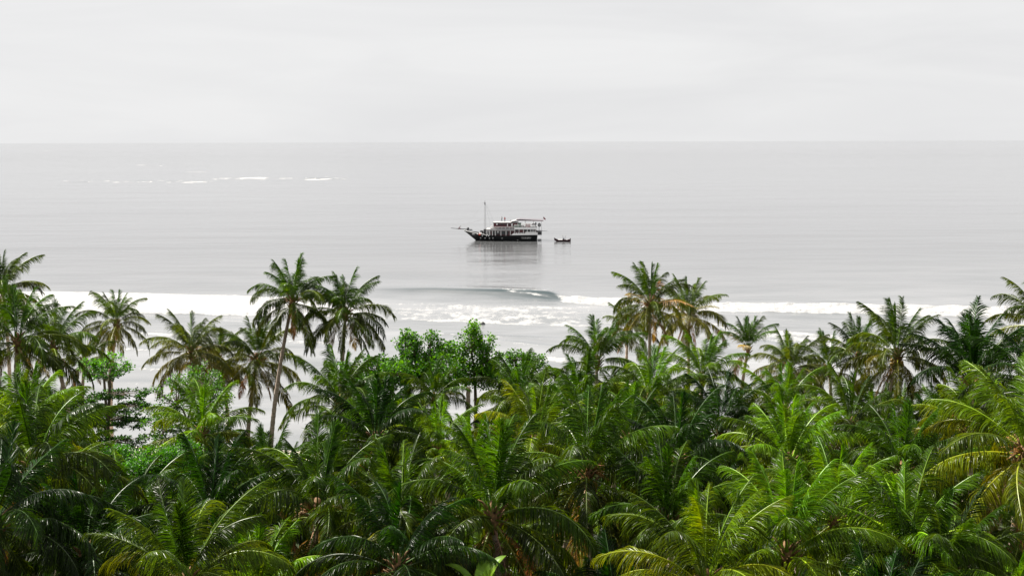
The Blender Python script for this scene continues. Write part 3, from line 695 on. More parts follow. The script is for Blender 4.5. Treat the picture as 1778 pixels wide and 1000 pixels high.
def broadleaf(label, cat, blobs, base, seed, leaf=.2, nleaf=40, clumps=90, col=(.05, .15, .015), trunk_r=.22, tiers=None, wide=.8, name='broadleaf_tree', group=None, cr=.38):
    """blobs: (centre, radii) world; base: world xy of the foot"""
    rg = random.Random(seed); nr = np.random.RandomState(seed)
    bz = float(ground_z(base[0], base[1]))-.15; B = Vector((base[0], base[1], bz))
    root = empty(name, B); tag(root, label, cat, group)
    mb = MB(); Ps = []; Ds = []
    c0 = sum((Vector(c) for c, _ in blobs), Vector())/len(blobs)-B
    fork = Vector((c0.x*.8, c0.y*.8, max(c0.z-max(r[2] for _, r in blobs)*1.0, c0.z*.55)))
    tp = fork if not tiers else Vector((c0.x, c0.y, max(Vector(c).z for c, _ in blobs)-B.z+.5))
    pts = [Vector((tp.x*t**1.3, tp.y*t**1.3, tp.z*t))+Vector((math.sin(t*5+seed), math.cos(t*4), 0))*.15*t for t in np.linspace(0, 1, 10)]
    mb.tube(pts, [trunk_r*(1-.65*t)+.03 for t in np.linspace(0, 1, 10)], 8)
    tot = sum(r[0]*r[1]+r[0]*r[2] for _, r in blobs)
    for c, r in blobs:
        C = Vector(c)-B; nb = max(3, int(clumps*(r[0]*r[1]+r[0]*r[2])/tot))
        root_p = (Vector((pts[-1].x, pts[-1].y, C.z-.15)) if tiers else fork)
        if not tiers:
            midp = root_p.lerp(C, .5)+Vector((rg.uniform(-.3, .3), rg.uniform(-.3, .3), -.2)); mb.tube([root_p, midp, C], [.1, .07, .04], 6)
            root_p2 = C
        for k in range(nb):
            a = rg.uniform(0, 6.283); z = rg.uniform(-1, 1) if not tiers else rg.uniform(-.6, .6); rr = math.sqrt(max(0, 1-z*z))
            q = rg.uniform(.45, 1.0)**.6 * (1+.25*math.sin(a*3+seed)*.8)
            p = C+Vector((math.cos(a)*rr*r[0]*q, math.sin(a)*rr*r[1]*q, z*r[2]*q))
            if tiers: s0 = Vector((pts[-1].x*C.z/pts[-1].z if pts[-1].z else 0, pts[-1].y*C.z/max(pts[-1].z, .1), C.z-.2)); s0 = s0.lerp(p, .0)
            else: s0 = root_p2.lerp(root_p, .3)
            mb.tube([s0, s0.lerp(p, .55)+Vector((0, 0, .12 if tiers else -.1)), p], [.035, .022, .01], 4, cap=False)
            m = int(nleaf*rg.uniform(.5, 1.3)); g = nr.randn(m, 3); g /= np.linalg.norm(g, axis=1, keepdims=True)
            g = g*(nr.rand(m, 1)**.5)*np.array([cr, cr, cr*(.45 if tiers else .8)])
            Ps.append(np.array(p)+g); Ds.append(g/cr + np.array([0, 0, .2]))
    mb.build('trunk', M['branch'], root, smooth=True)
    V, F = leaf_cloud(np.concatenate(Ps), np.concatenate(Ds), leaf, seed, wide)
    o = link('crown', quads_mesh('crown', V, F, [M['broad']], smooth=False), root); o.color = (*col, 1)
    return root
def blob(px, py, D, rx, rz, ry=None):      # radii in photo pixels
    c = at(px, py, D); k = D/1906; return (c, (rx*k, (ry or rx)*k, rz*k))
G = 'leafy trees among the palms'
D = 90
broadleaf('leafy tree with round pale leaves, tallest sprig above the reef flat', 'tree',
          [blob(818, 592, D, 22, 30), blob(850, 618, D, 24, 34), blob(800, 625, D, 18, 28), blob(836, 650, D, 34, 26), blob(822, 568, D, 9, 10)], at(822, 700, D).xy, 11, leaf=.21, nleaf=26, clumps=280, col=(0.034, 0.105, 0.0031), group=G, cr=.42)
broadleaf('leafy tree with dark round leaves between the round palm and the tallest sprig', 'tree',
          [blob(710, 602, D-2, 24, 28), blob(748, 585, D-2, 10, 12), blob(772, 610, D-2, 24, 20), blob(730, 640, D-2, 44, 30), blob(775, 650, D-4, 36, 28), blob(690, 650, D-4, 30, 24)], at(728, 700, D-2).xy, 12, leaf=.21, nleaf=30, clumps=440, col=(0.024, 0.084, 0.0030), group=G, cr=.42)
broadleaf('low leafy tree with deep green foliage under the round dense palm', 'tree',
          [blob(655, 640, 88, 34, 22), blob(608, 648, 88, 26, 22), blob(640, 668, 87, 50, 24)], at(640, 700, 88).xy, 13, leaf=.24, nleaf=22, clumps=240, col=(0.016, 0.057, 0.0026), group=G)
broadleaf('bright low leafy bush between the tallest sprig and the upright tufted palm', 'tree',
          [blob(895, 616, 98, 24, 9), blob(925, 624, 98, 20, 8), blob(905, 645, 98, 42, 20)], at(905, 650, 98).xy, 14, leaf=.2, nleaf=26, clumps=160, col=(0.022, 0.075, 0.0037), group=G)
broadleaf('bright green tree with dense small leaves in front of the tiered tree', 'tree',
          [blob(235, 838, 60, 62, 40), blob(275, 800, 60, 40, 26), blob(190, 800, 62, 40, 30), blob(320, 790, 62, 30, 24)], at(240, 900, 60).xy, 15, leaf=.12, nleaf=90, clumps=260, col=(0.019, 0.083, 0.0023), group=G, cr=.5)
broadleaf('yellow green leafy tree rising behind the bushy bright palm', 'tree',
          [blob(345, 665, 88, 44, 34), blob(300, 690, 88, 34, 36), blob(275, 742, 86, 34, 34), blob(380, 690, 90, 24, 30)], at(320, 780, 88).xy, 16, leaf=.17, nleaf=34, clumps=200, col=(0.022, 0.075, 0.0030), group=G)
broadleaf('leafy tree half hidden between the two left palms above the tiered tree', 'tree',
          [blob(185, 630, 98, 26, 16), blob(160, 640, 98, 24, 20), blob(208, 640, 98, 20, 10)], at(180, 700, 98).xy, 18, leaf=.2, nleaf=26, clumps=80, col=(.028,.105,.005), group=G)
T = 92
broadleaf('dark tree with flat horizontal tiers of leaves standing before the pale water', 'tree',
          [blob(185, 650, T, 26, 5), blob(215, 684, T, 48, 5, 40), blob(165, 690, T, 30, 5), blob(222, 706, T, 42, 4, 36), blob(190, 727, T, 56, 6, 44), blob(150, 715, T, 36, 5), blob(230, 735, T, 30, 4, 36), blob(205, 770, T, 50, 6, 44), blob(232, 782, T, 30, 5, 30), blob(160, 760, T, 40, 8, 34)],
          at(180, 800, T).xy, 17, leaf=.19, nleaf=44, clumps=250, col=(.010,.042,.003), trunk_r=.2, tiers=True, group=G, cr=.34, name='tiered_tree')

# banana plant at the bottom edge
def banana(px, py, D):
    c = at(px, py, D); bz = float(ground_z(c.x, c.y)); root = empty('banana_plant', (c.x, c.y, bz))
    tag(root, 'banana plant with broad pale green leaf tips at the bottom edge', 'banana plant')
    H = c.z-bz-1.2; mb = MB(); mb.tube([(0, 0, 0), (.1, 0, H*.5), (0, 0, H)], [.2, .17, .1], 10); mb.build('stem', M['branch'], root, smooth=True)
    for k in range(7):
        az = k*2.4+.6; mb = MB(); n = 14; vs = []
        a0, bd, L = rad(12+8*k), rad(75), 2.3
        p = Vector((0, 0, H)); 
        for i in range(n+1):
            t = i/n; a = a0+bd*t*t; d = Vector((math.cos(az)*math.sin(a), math.sin(az)*math.sin(a), math.cos(a))); 
            sdv = Vector((-math.sin(az), math.cos(az), 0)); nn = d.cross(sdv); w = .30*math.sin(math.pi*min(1, .03+t*.97))**.6 if t > .12 else .03
            wj = w*(1+.08*math.sin(i*2.3+k))
            vs += [p-sdv*wj+nn*w*.28, p-sdv*wj*.5+nn*w*.1, p, p+sdv*wj*.5+nn*w*.1, p+sdv*wj+nn*w*.28]; p = p+d*L/n
        fs = [(i*5+j, i*5+j+1, (i+1)*5+j+1, (i+1)*5+j) for i in range(n) for j in range(4)]
        mb.add(vs, fs); o = mb.build('leaf', M['broad'], root, smooth=True); o.color = (.09,.17,.012,1)
banana(835, 1000, 41)

# undergrowth on the forest floor
def undergrowth():
    rg = np.random.RandomState(4); n = 1500
    Y = rg.uniform(30, 106, n); X = rg.uniform(-.56, .56, n)*Y
    X += 0; Ps = []; Ds = []
    for x, y in zip(X, Y):
        h = rg.uniform(.6, 3.2); r = rg.uniform(.7, 1.6); m = 34
        g = rg.randn(m, 3); g /= np.linalg.norm(g, axis=1, keepdims=True); g[:, 2] = np.abs(g[:, 2])
        z = float(ground_z(x, y)); Ps.append(np.array([x, y, z])+g*np.array([r, r, h])*(.6+.4*rg.rand(m, 1))); Ds.append(g)
    V, F = leaf_cloud(np.concatenate(Ps), np.concatenate(Ds), .5, 4, .45)
    o = link('undergrowth', quads_mesh('undergrowth', V, F, [M['broad']], smooth=False)); o.color = (.014,.055,.005,1)
    tag(o, 'dense green undergrowth covering the ground below the palms', 'undergrowth', kind='stuff')
undergrowth()

# dark rock in the shallows
def rock():
    c = onsea(838, 563.5); mb = MB(); mb.ball((0, 0, 0), (.5, .4, .42), nu=10, nv=6); rg = random.Random(2)
    mb.v = [tuple(q*(1+rg.uniform(-.18, .18)) for q in v) for v in mb.v]
    o = mb.build('rock', simple('wet_rock', (.05, .05, .05), .4, .4), None, (c.x, c.y, .1), True); tag(o, 'small dark rock at the edge of the foam below the wave', 'rock')
rock()

# ------------------------------------------------------------------ people (one continuous skinned surface each)
M['cloth_red'] = simple('red_shirt', (.35, .05, .05), .8); M['cloth_dark'] = simple('dark_clothes', (.03, .035, .05), .8); M['skin'] = simple('skin', (.30, .17, .11), .6, .05)
M['cloth_grey'] = simple('grey_shirt', (.35, .36, .38), .8); M['cloth_white'] = simple('pale_shirt', (.6, .6, .6), .8)
def body(joints, edges, radii):
    me = bpy.data.meshes.new('person'); me.from_pydata(joints, edges, []); o = bpy.data.objects.new('person', me); COL.objects.link(o)
    o.modifiers.new('s', 'SKIN'); sv = me.skin_vertices[0].data
    for i, r in enumerate(radii): sv[i].radius = (r, r)
    sv[0].use_root = True
    ss = o.modifiers.new('b', 'SUBSURF'); ss.levels = 1; ss.render_levels = 1
    dg = bpy.context.evaluated_depsgraph_get(); out = bpy.data.meshes.new_from_object(o.evaluated_get(dg)); bpy.data.objects.remove(o)
    return out
def standing():
    J = [(0,0,.95),(0,0,1.2),(0,0,1.42),(0,0,1.52),(0,-.01,1.62),(0,0,1.73),(-.19,0,1.40),(-.25,.02,1.12),(-.23,-.12,.88),(.19,0,1.40),(.26,.02,1.12),(.24,-.1,.88),(-.1,0,.88),(-.12,-.02,.48),(-.12,0,.07),(-.12,-.16,.03),(.1,0,.88),(.12,-.02,.48),(.12,.02,.07),(.12,-.14,.03)]
    E = [(0,1),(1,2),(2,3),(3,4),(4,5),(2,6),(6,7),(7,8),(2,9),(9,10),(10,11),(0,12),(12,13),(13,14),(14,15),(0,16),(16,17),(17,18),(18,19)]
    R = [.15,.14,.15,.06,.095,.075,.07,.05,.035,.07,.05,.035,.1,.07,.045,.035,.1,.07,.045,.035]
    return body(J, E, R)
def seated():
    J = [(0,0,.1),(0,.02,.38),(0,0,.6),(0,-.02,.7),(0,-.04,.8),(0,-.03,.91),(-.19,0,.57),(-.25,-.08,.32),(-.18,-.3,.22),(.19,0,.57),(.25,-.08,.32),(.2,-.3,.22),(-.12,-.08,.1),(-.14,-.48,.12),(-.14,-.5,-.3),(-.14,-.62,-.33),(.12,-.08,.1),(.14,-.48,.12),(.14,-.5,-.3),(.14,-.62,-.33)]
    E = [(0,1),(1,2),(2,3),(3,4),(4,5),(2,6),(6,7),(7,8),(2,9),(9,10),(10,11),(0,12),(12,13),(13,14),(14,15),(0,16),(16,17),(17,18),(18,19)]
    R = [.15,.14,.15,.06,.095,.075,.07,.05,.035,.07,.05,.035,.1,.07,.045,.035,.1,.07,.045,.035]
    return body(J, E, R)
def paint(me, shirt, hips=.95, neck=1.49):
    for m in (M['skin'], shirt, M['cloth_dark']): me.materials.append(m)
    for p in me.polygons:
        z = p.center.z; p.material_index = 0 if z > neck else (1 if z > hips-.05 and abs(p.center.x) < .3 else 2); p.use_smooth = True
    return me
ST = standing(); SEAT = seated()
def person(loc, shirt, label, seat=False, rz=0.0):
    src = (SEAT if seat else ST).copy(); paint(src, shirt, .2 if seat else .95, .67 if seat else 1.49)
    o = link('person', src, None, loc); o.rotation_euler.z = rz
    h = MB(); hz = .87 if seat else 1.69; h.ball((0, (-.02 if seat else .01), hz), (.105, .11, .09), nu=8, nv=6); h.build('hair', M['cloth_dark'], o, smooth=True)
    tag(o, label, 'person'); return o

# ------------------------------------------------------------------ the ship (x aft, y away from shore; 1 px of the photo = 0.2 m)
M['hull'] = simple('black_hull_paint', (.016, .018, .019), .55, .25, .7, .2)
M['white'] = simple('white_paint', (.76, .76, .755), .45, .06, 1.0)
M['maroon'] = simple('maroon_paint', (.075, .013, .019), .45, .2, 1.2)
M['glass'] = simple('dark_glass', (.02, .025, .03), .08, .1, 1, .8)
M['roofp'] = simple('greyed_roof_paint', (.33, .32, .32), .6, .15, 1.5)  # roof white greyed in the colour to hold down the sun's glare
M['mast'] = simple('pale_mast_paint', (.34, .34, .35), .5, .1, 2)
M['greyp'] = simple('grey_metal', (.20, .205, .21), .5, .2, 2)
M['darkp'] = simple('dark_metal', (.04, .04, .045), .5, .3, 2)
M['wood'] = simple('deck_wood', (.22, .13, .07), .6, .3, 3)
M['orange_p'] = simple('orange_red_plastic', (.75, .10, .06), .5, .1)
M['green_g'] = simple('green_tinted_panel', (.10, .17, .12), .3, .2)
M['red'] = simple('red_cloth', (.20, .02, .03), .8, .2)
M['canopy'] = simple('canopy_sheet', (.13, .12, .135), .7, .12)

SX = lambda x: (x-740)/37.05
SZ = lambda y: (606-y)/37.05
sc_ = at(869.9, 417, 381.5)
ship = empty('wooden_ship', (sc_.x, onsea(869.9, 417).y, 0.0)); SY = onsea(869.9, 417).y
ship.location = (sc_.x*SY/381.5, SY, 0)
KS = SY/381.5
ship.scale = (KS, KS, KS)
tag(ship, 'black hulled two deck wooden ship with white and maroon cabins at anchor', 'ship')
ship.rotation_euler.z = rad(-2)

def hull_y(u):
    return 3.55*(1-(1-min(1, u/.42))**2.2)*(1-.12*max(0, (u-.75)/.25)**2)
def hull():
    n = 40; NV = 8; vs = []; shx = [0, .15, .35, .6, .85, 1]; shz = [3.55, 2.75, 1.95, 1.85, 2.15, 2.35]
    for i in range(n+1):
        u = i/n; zt = float(np.interp(u, shx, shz)); hb = hull_y(u)+.04
        xt = SX(252)+(SX(1215)-SX(252))*u; xb = SX(420)+(SX(1205)-SX(420))*u
        for sgn in (-1, 1):
            for j in range(NV+1):
                t = j/NV; z = -1.0+(zt+1.0)*t; x = xb+(xt-xb)*max(0, (z+.2)/(zt+.2)) if z > -.2 else xb
                fl = (.25+.75*t**.5)*(min(1, .35+u*1.9) + (1-min(1, .35+u*1.9))*t**1.3)
                vs.append((x, sgn*hb*fl, z))
    W = 2*(NV+1); fs = []
    for i in range(n):
        for j in range(NV):
            a = i*W+j; fs.append((a, a+W, a+W+1, a+1)); b = a+NV+1; fs.append((b, b+1, b+W+1, b+W))
        fs.append((i*W, i*W+NV+1, (i+1)*W+NV+1, (i+1)*W))
        a = i*W+NV-1; fs.append((a, a+W, a+W+NV+1, a+NV+1))      # deck
    e = n*W; fs += [(e+j, e+j+1, e+NV+2+j, e+NV+1+j) for j in range(NV)]
    mb = MB(); mb.add(vs, fs); return mb.build('hull', M['hull'], ship, smooth=False)
H_ = hull()
def sheer(x):
    u = (x-SX(252))/(SX(1215)-SX(252)); return float(np.interp(u, [0, .15, .35, .6, .85, 1], [3.55, 2.75, 1.95, 1.85, 2.15, 2.35])), hull_y(min(1, max(0, u)))+.04
# pale rail along the bow
mb = MB()
for sgn in (-1, 1):
    pts = []
    for px in range(258, 600, 18):
        x = SX(px); z, hb = sheer(x); pts.append((x, sgn*(hb+.02), z+.02))
    mb.tube(pts, [.075]*len(pts), 6)
mb.build('bow_rail', M['white'], H_)
for px in (482, 540, 597, 642, 757, 957):
    x = SX(px); z = .95 if px != 957 else .3
    for sgn in (-1, 1):
        zt, hb = sheer(x); yy = sgn*(hb*.97+.03)
        mb = MB(); mb.tube([(0, -.05, 0), (0, .05, 0)], .2, 12); mb.tube([(0, .07*sgn, 0), (0, .08*sgn, 0)], .11, 10, 1)
        t = (z+1)/(zt+1); uu = (x-SX(252))/(SX(1215)-SX(252)); hbz = hb*(.25+.75*t**.5)*(min(1, .35+uu*1.9)+(1-min(1, .35+uu*1.9))*t**1.3)
        mb.build('porthole', [M['white'], M['glass']], H_, (x, sgn*hbz, z))
def sidey(x, z):
    zt, hb = sheer(x); t = (z+1)/(zt+1); uu = (x-SX(252))/(SX(1215)-SX(252)); return hb*(.25+.75*t**.5)*(min(1, .35+uu*1.9)+(1-min(1, .35+uu*1.9))*t**1.3)
# faded lettering: too small to read in the photo, two short lines of pale strokes
mb = MB(); rg = random.Random(6)
for z, x0, x1 in ((1.18, 1004, 1132), (.86, 1016, 1118)):
    x = SX(x0)
    while x < SX(x1):
        w = rg.uniform(.14, .24); yy = -sidey(x, z)-.03
        h = rg.choice([.2, .2, .28]); mb.box(x, x+w*.32, yy-.015, yy+.015, z-.1, z-.1+h); mb.box(x+w*.32, x+w, yy-.013, yy+.013, z-.1+rg.choice([0, .09]), z-.02+rg.choice([0, .09])); x += w+.08
mb.build('name_lettering', M['white'], H_)
mb = MB(); x0, x1 = SX(372), SX(412); mb.box(x0, x1, -sidey(x0, 2.2)-.09, -sidey(x0, 2.2)+.05, 2.1, 2.42); mb.build('bow_name_board', M['white'], H_)
# bowsprit with its dark red fittings
mb = MB(); mb.tube([(SX(92), 0, SZ(450)), (SX(200), 0, SZ(460)), (SX(370), 0, SZ(472))], [.07, .12, .17], 8); mb.build('bowsprit', M['darkp'], ship)
mb = MB(); mb.tube([(SX(188), 0, SZ(462)), (SX(222), 0, SZ(420))], [.2, .06], 6); mb.box(SX(185), SX(222), -.35, .35, SZ(462), SZ(452)); mb.tube([(SX(186), -.5, SZ(462)), (SX(186), .5, SZ(462))], .06, 5)
mb.build('bow_figure', M['maroon'], ship)
mb = MB(); mb.ball((SX(313), 0, SZ(455)), (.45, .45, .42)); mb.box(SX(300), SX(326), -.3, .3, SZ(478), SZ(458)); mb.ball((SX(347), 0, SZ(472)), .2); mb.build('windlass', M['darkp'], ship, smooth=True)
# mast, cross tree, rigging
mb = MB(); mb.tube([(SX(535), 0, 1.6), (SX(535), 0, SZ(95))], [.12, .06], 8); mb.tube([(SX(515), 0, SZ(125)), (SX(535), 0, SZ(112))], .07, 6); mb.box(SX(527), SX(543), -.18, .18, SZ(150), SZ(120)); mb.build('mast', M['mast'], ship, smooth=False)
mb = MB()
top = (SX(535), 0, SZ(110))
for e in ((SX(100), 0, SZ(452)), (SX(250), 0, SZ(475)), (SX(610), -3.2, SZ(455)), (SX(610), 3.2, SZ(455)), (SX(560), -3.3, 1.9), (SX(560), 3.3, 1.9), (SX(650), -2.4, SZ(375)), (SX(650), 2.4, SZ(375)), (SX(520), -3.2, 1.9), (SX(520), 3.2, 1.9)): mb.tube([top, e], .012, 4)
mb.tube([(SX(215), 0, SZ(425)), (SX(535), 0, SZ(330))], .018, 4)
mb.build('rigging', M['greyp'], ship)
# fore deck clutter
mb = MB(); mb.box(SX(475), SX(500), -1.8, -1.0, 1.9, SZ(478)); mb.box(SX(500), SX(512), -1.2, .6, 1.9, SZ(482)); mb.box(SX(520), SX(548), -1.6, .3, 1.9, SZ(462)); mb.build('deck_locker', M['darkp'], ship)
mb = MB(); mb.tube([(SX(472), -3.02, 2.25), (SX(472), -2.86, 2.25)], .27, 14); mb.box(SX(458), SX(484), -2.9, -2.2, 1.95, 2.45); mb.build('orange_float', M['orange_p'], ship)
mb = MB(); mb.box(SX(463), SX(500), -2.6, -1.6, 2.5, 2.8); mb.box(SX(556), SX(600), -1.6, 1.5, 1.9, SZ(490)); mb.ball((SX(520), -2.9, 2.3), .16); mb.ball((SX(442), -2.9, 2.4), .18)
mb.build('white_deck_box', M['white'], ship)
for k, px in enumerate((507, 560, 588)):
    mb = MB(); mb.ball((SX(px), -sidey(SX(px), 1.6)-.12, 1.75), (.16, .12, .22)); mb.build('fender', M['white'], ship, smooth=True)
# lower cabin: maroon, dark windows, white pillars
cab = MB(); cab.box(SX(612), SX(940), -2.7, 2.7, 1.6, SZ(476)); CAB = cab.build('lower_cabin', M['maroon'], ship)
for px0, px1 in ((638, 664), (670, 700), (708, 736), (752, 800), (812, 838)):
    for sgn in (-1, 1):
        mb = MB(); y = sgn*2.7; mb.box(SX(px0), SX(px1), min(y, y+sgn*.04), max(y, y+sgn*.04), SZ(528), SZ(482)); mb.build('window', M['glass'], CAB)
for px in (600, 635, 672, 745, 810, 865):
    for sgn in (-1, 1):
        mb = MB(); mb.box(SX(px)-.09, SX(px)+.09, sgn*3.2-.09, sgn*3.2+.09, 1.7, SZ(475)); mb.build('pillar', M['white'], ship)
mb = MB(); mb.box(SX(556), SX(925), -3.4, 3.4, SZ(475), SZ(457)); mb.box(SX(560), SX(606), -3.2, 3.2, SZ(492), SZ(476)); mb.build('promenade_roof', M['roofp'], ship)
# aft quarter: flared white side with windows
vs = []
for x, zb in ((SX(868), SZ(531)), (SX(925), SZ(490)), (SX(1190), SZ(490)), (SX(1214), SZ(526))): pass
mb = MB()
for sgn in (-1, 1):
    y = sgn*3.62
    a = [(SX(872), y, SZ(532)), (SX(1216), y, SZ(528)), (SX(1205), y, SZ(498)), (SX(918), y, SZ(498))]
    b = [(p[0], y-sgn*.14, p[2]) for p in a]
    mb.add(a+b, [(0,1,2,3), (7,6,5,4), (0,4,5,1), (1,5,6,2), (2,6,7,3), (3,7,4,0)])
mb.box(SX(1203), SX(1215), -3.5, 3.5, SZ(528), SZ(498)); mb.box(SX(915), SX(1205), -3.6, 3.6, SZ(458), SZ(431)); mb.box(SX(1060), SX(1200), -3.66, 3.66, SZ(500), SZ(490))
QU = mb.build('white_bulwark', M['white'], ship)
mb = MB(); mb.box(SX(925), SX(1195), -3.2, 3.2, SZ(528), SZ(456)); AC = mb.build('aft_cabin', M['maroon'], ship)
for px0, px1 in ((930, 950), (955, 972), (1042, 1078), (1086, 1122), (1130, 1152), (1160, 1178)):
    for sgn in (-1, 1):
        mb = MB(); y = sgn*3.2; mb.box(SX(px0), SX(px1), min(y, y+sgn*.05), max(y, y+sgn*.05), SZ(487), SZ(458)); mb.build('window', M['glass'], AC)
for px0, px1 in ((920, 940), (948, 968), (978, 998), (1006, 1026), (1034, 1054)):
    for sgn in (-1, 1):
        mb = MB(); y = sgn*3.62; mb.box(SX(px0), SX(px1), min(y, y+sgn*.03), max(y, y+sgn*.03), SZ(508), SZ(500)); mb.build('scupper', M['darkp'], QU)
for px in (922, 977, 1033, 1082, 1126, 1156, 1184):
    for sgn in (-1, 1):
        mb = MB(); mb.box(SX(px)-.08, SX(px)+.08, sgn*3.45-.07, sgn*3.45+.07, SZ(498), SZ(458)); mb.build('pillar', M['white'], ship)
def railing(px0, px1, y0, y1, half, step=28, bars=2):
    mb = MB()
    for sgn in (-1, 1):
        y = sgn*half
        for b in range(bars): zz = SZ(y0)+(SZ(y1)-SZ(y0))*(b+1)/bars; mb.tube([(SX(px0), y, zz), (SX(px1), y, zz)], .06 if b == bars-1 else .03, 5)
        p = px0
        while p <= px1: mb.box(SX(p)-.04, SX(p)+.04, y-.04, y+.04, SZ(y0), SZ(y1)); p += step
    mb.tube([(SX(px0), -half, SZ(y1)), (SX(px0), half, SZ(y1))], .05, 5)
    return mb.build('railing', M['white'], ship)
railing(612, 905, 457, 430, 3.25, 48)
mb = MB(); mb.box(SX(612), SX(905), -3.27, -3.23, SZ(455), SZ(444)); mb.box(SX(612), SX(905), 3.23, 3.27, SZ(455), SZ(444)); mb.build('rail_screen', M['greyp'], ship)
railing(915, 1190, 431, 402, 3.45, 52, 3)
# upper cabin (wheelhouse)
mb = MB(); mb.box(SX(648), SX(955), -2.3, 2.3, SZ(456), SZ(379)); WH = mb.build('wheelhouse', M['maroon'], ship)
for px0, px1, m in ((684, 700, 'white'), (822, 834, 'white'), (876, 894, 'white')):
    for sgn in (-1, 1):
        mb = MB(); y = sgn*2.3; mb.box(SX(px0), SX(px1), min(y, y+sgn*.05), max(y, y+sgn*.05), SZ(420 if px0 > 700 else 404), SZ(386)); mb.build('door_panel' if px0 > 700 else 'window', M[m], WH)
for px0, px1 in ((704, 735), (745, 775), (785, 812), (845, 868)):
    for sgn in (-1, 1):
        mb = MB(); y = sgn*2.3; mb.box(SX(px0), SX(px1), min(y, y+sgn*.03), max(y, y+sgn*.03), SZ(406), SZ(390)); mb.build('window', M['glass'], WH)
mb = MB(); mb.box(SX(640), SX(962), -2.6, 2.6, SZ(379), SZ(371)); mb.build('wheelhouse_roof', M['roofp'], ship)
mb = MB(); mb.box(SX(960), SX(1000), -2.2, 2.2, SZ(431), SZ(384)); mb.box(SX(905), SX(1000), -3.3, -3.24, SZ(431), SZ(412)); mb.build('green_screen', M['green_g'], ship)
# awning over the aft deck
mb = MB(); n = 12; pr = [(872, 366), (885, 356), (920, 350), (945, 336), (985, 332)]
pts = pr; vs = []
for p in pts: vs += [(SX(p[0]), -2.9, SZ(p[1])), (SX(p[0]), 2.9, SZ(p[1])), (SX(p[0]), -2.9, SZ(p[1])-.22), (SX(p[0]), 2.9, SZ(p[1])-.22)]
fs = []
for i in range(len(pts)-1):
    a = i*4; b = a+4; fs += [(a, a+1, b+1, b), (a+2, b+2, b+3, a+3), (a, b, b+2, a+2), (a+1, a+3, b+3, b+1)]
fs += [(0, 2, 3, 1), (len(vs)-4, len(vs)-3, len(vs)-1, len(vs)-2)]
mb.add(vs, fs); mb.build('curved_roof_front', M['roofp'], ship)
mb = MB(); a = [(SX(942), SZ(333)), (SX(985), SZ(328)), (SX(1288), SZ(344)), (SX(1288), SZ(350)), (SX(950), SZ(346))]
vs = [(x, -3.3, z) for x, z in a]+[(x, 3.3, z) for x, z in a]; fs = [(4,3,2,1,0), (5,6,7,8,9)]+[(i, (i+1) % 5, 5+(i+1) % 5, 5+i) for i in range(5)]
mb.add(vs, fs); mb.build('awning', M['canopy'], ship)
mb = MB(); 
for sgn in (-1, 1): mb.tube([(SX(945), sgn*3.34, SZ(343)), (SX(1288), sgn*3.34, SZ(349))], .09, 5)
mb.build('awning_edge', M['maroon'], ship)
for px in (960, 1055, 1160, 1262):
    for sgn in (-1, 1):
        mb = MB(); mb.tube([(SX(px), sgn*3.1, SZ(430 if px < 1200 else 495)), (SX(px), sgn*3.1, SZ(346))], .05, 6); mb.build('awning_post', M['white'], ship)
# aft deck furniture and planters
M['pinkc'] = simple('faded_red_cushion', (.45, .20, .19), .8); 
for px0, px1 in ((1060, 1078), (1084, 1100), (1106, 1120)):
    mb = MB(); mb.box(SX(px0), SX(px1), -2.8, -2.2, SZ(430), SZ(412)); mb.box(SX(px0), SX(px1), -2.3, -2.15, SZ(412), SZ(392)); mb.build('deck_chair', M['pinkc'], ship)
mb = MB(); mb.box(SX(960), SX(1040), -2.6, -1.6, SZ(420), SZ(413), 0)
for a_, b_ in ((965, -2.5), (1035, -2.5), (965, -1.7), (1035, -1.7)): mb.box(SX(a_)-.05, SX(a_)+.05, b_-.05, b_+.05, SZ(431), SZ(420))
mb.build('deck_table', M['wood'], ship)
for px, r in ((1160, .5),):
    mb = MB(); mb.tube([(SX(px), -2.2, SZ(430)), (SX(px), -2.2, SZ(383))], .05, 6); mb.tube([(SX(px), -2.2, SZ(402)), (SX(px), -2.2, SZ(383))], [.75, .08], 10); mb.build('sunshade', M['maroon'], ship)
mb = MB(); mb.ball((SX(1236), -2.4, SZ(405)), (.62, .6, .68)); mb.tube([(SX(1236), -2.4, SZ(490)), (SX(1236), -2.4, SZ(420))], .07, 6); mb.ball((SX(1236), -2.4, SZ(386)), (.35, .35, .22), 1); mb.build('grey_davit_drum', [M['greyp'], M['darkp']], ship, smooth=True)
# stern gallery and platforms
mb = MB(); mb.box(SX(1217), SX(1266), -3.2, 3.2, SZ(530), SZ(500)); mb.box(SX(1192), SX(1268), -3.3, 3.3, SZ(492), SZ(488)); mb.build('stern_gallery', M['darkp'], ship)
for px in (1222, 1262):
    mb = MB(); mb.tube([(SX(px), -3.1, SZ(530)), (SX(px), -3.1, SZ(430))], .05, 5); mb.build('gallery_post', M['greyp'], ship)
mb = MB(); mb.tube([(SX(1258), -1, SZ(483)), (SX(1340), -1, SZ(487))], [.09, .05], 6); mb.tube([(SX(1262), -1, SZ(470)), (SX(1262), -1, SZ(490))], .06, 5); mb.build('stern_boom', M['greyp'], ship)
mb = MB(); mb.box(SX(1212), SX(1262), -2.6, 2.6, SZ(602), SZ(598)); mb.tube([(SX(1215), -2.6, SZ(600)), (SX(1266), -2.6, SZ(594))], .07, 5); mb.box(SX(1214), SX(1240), -1.5, 1.5, SZ(606), SZ(602)); mb.build('swim_platform', M['greyp'], ship)
mb = MB(); mb.tube([(SX(1258), -3.1, SZ(594)), (SX(1258), -3.1, SZ(530))], .04, 5); mb.build('ladder', M['white'], ship)
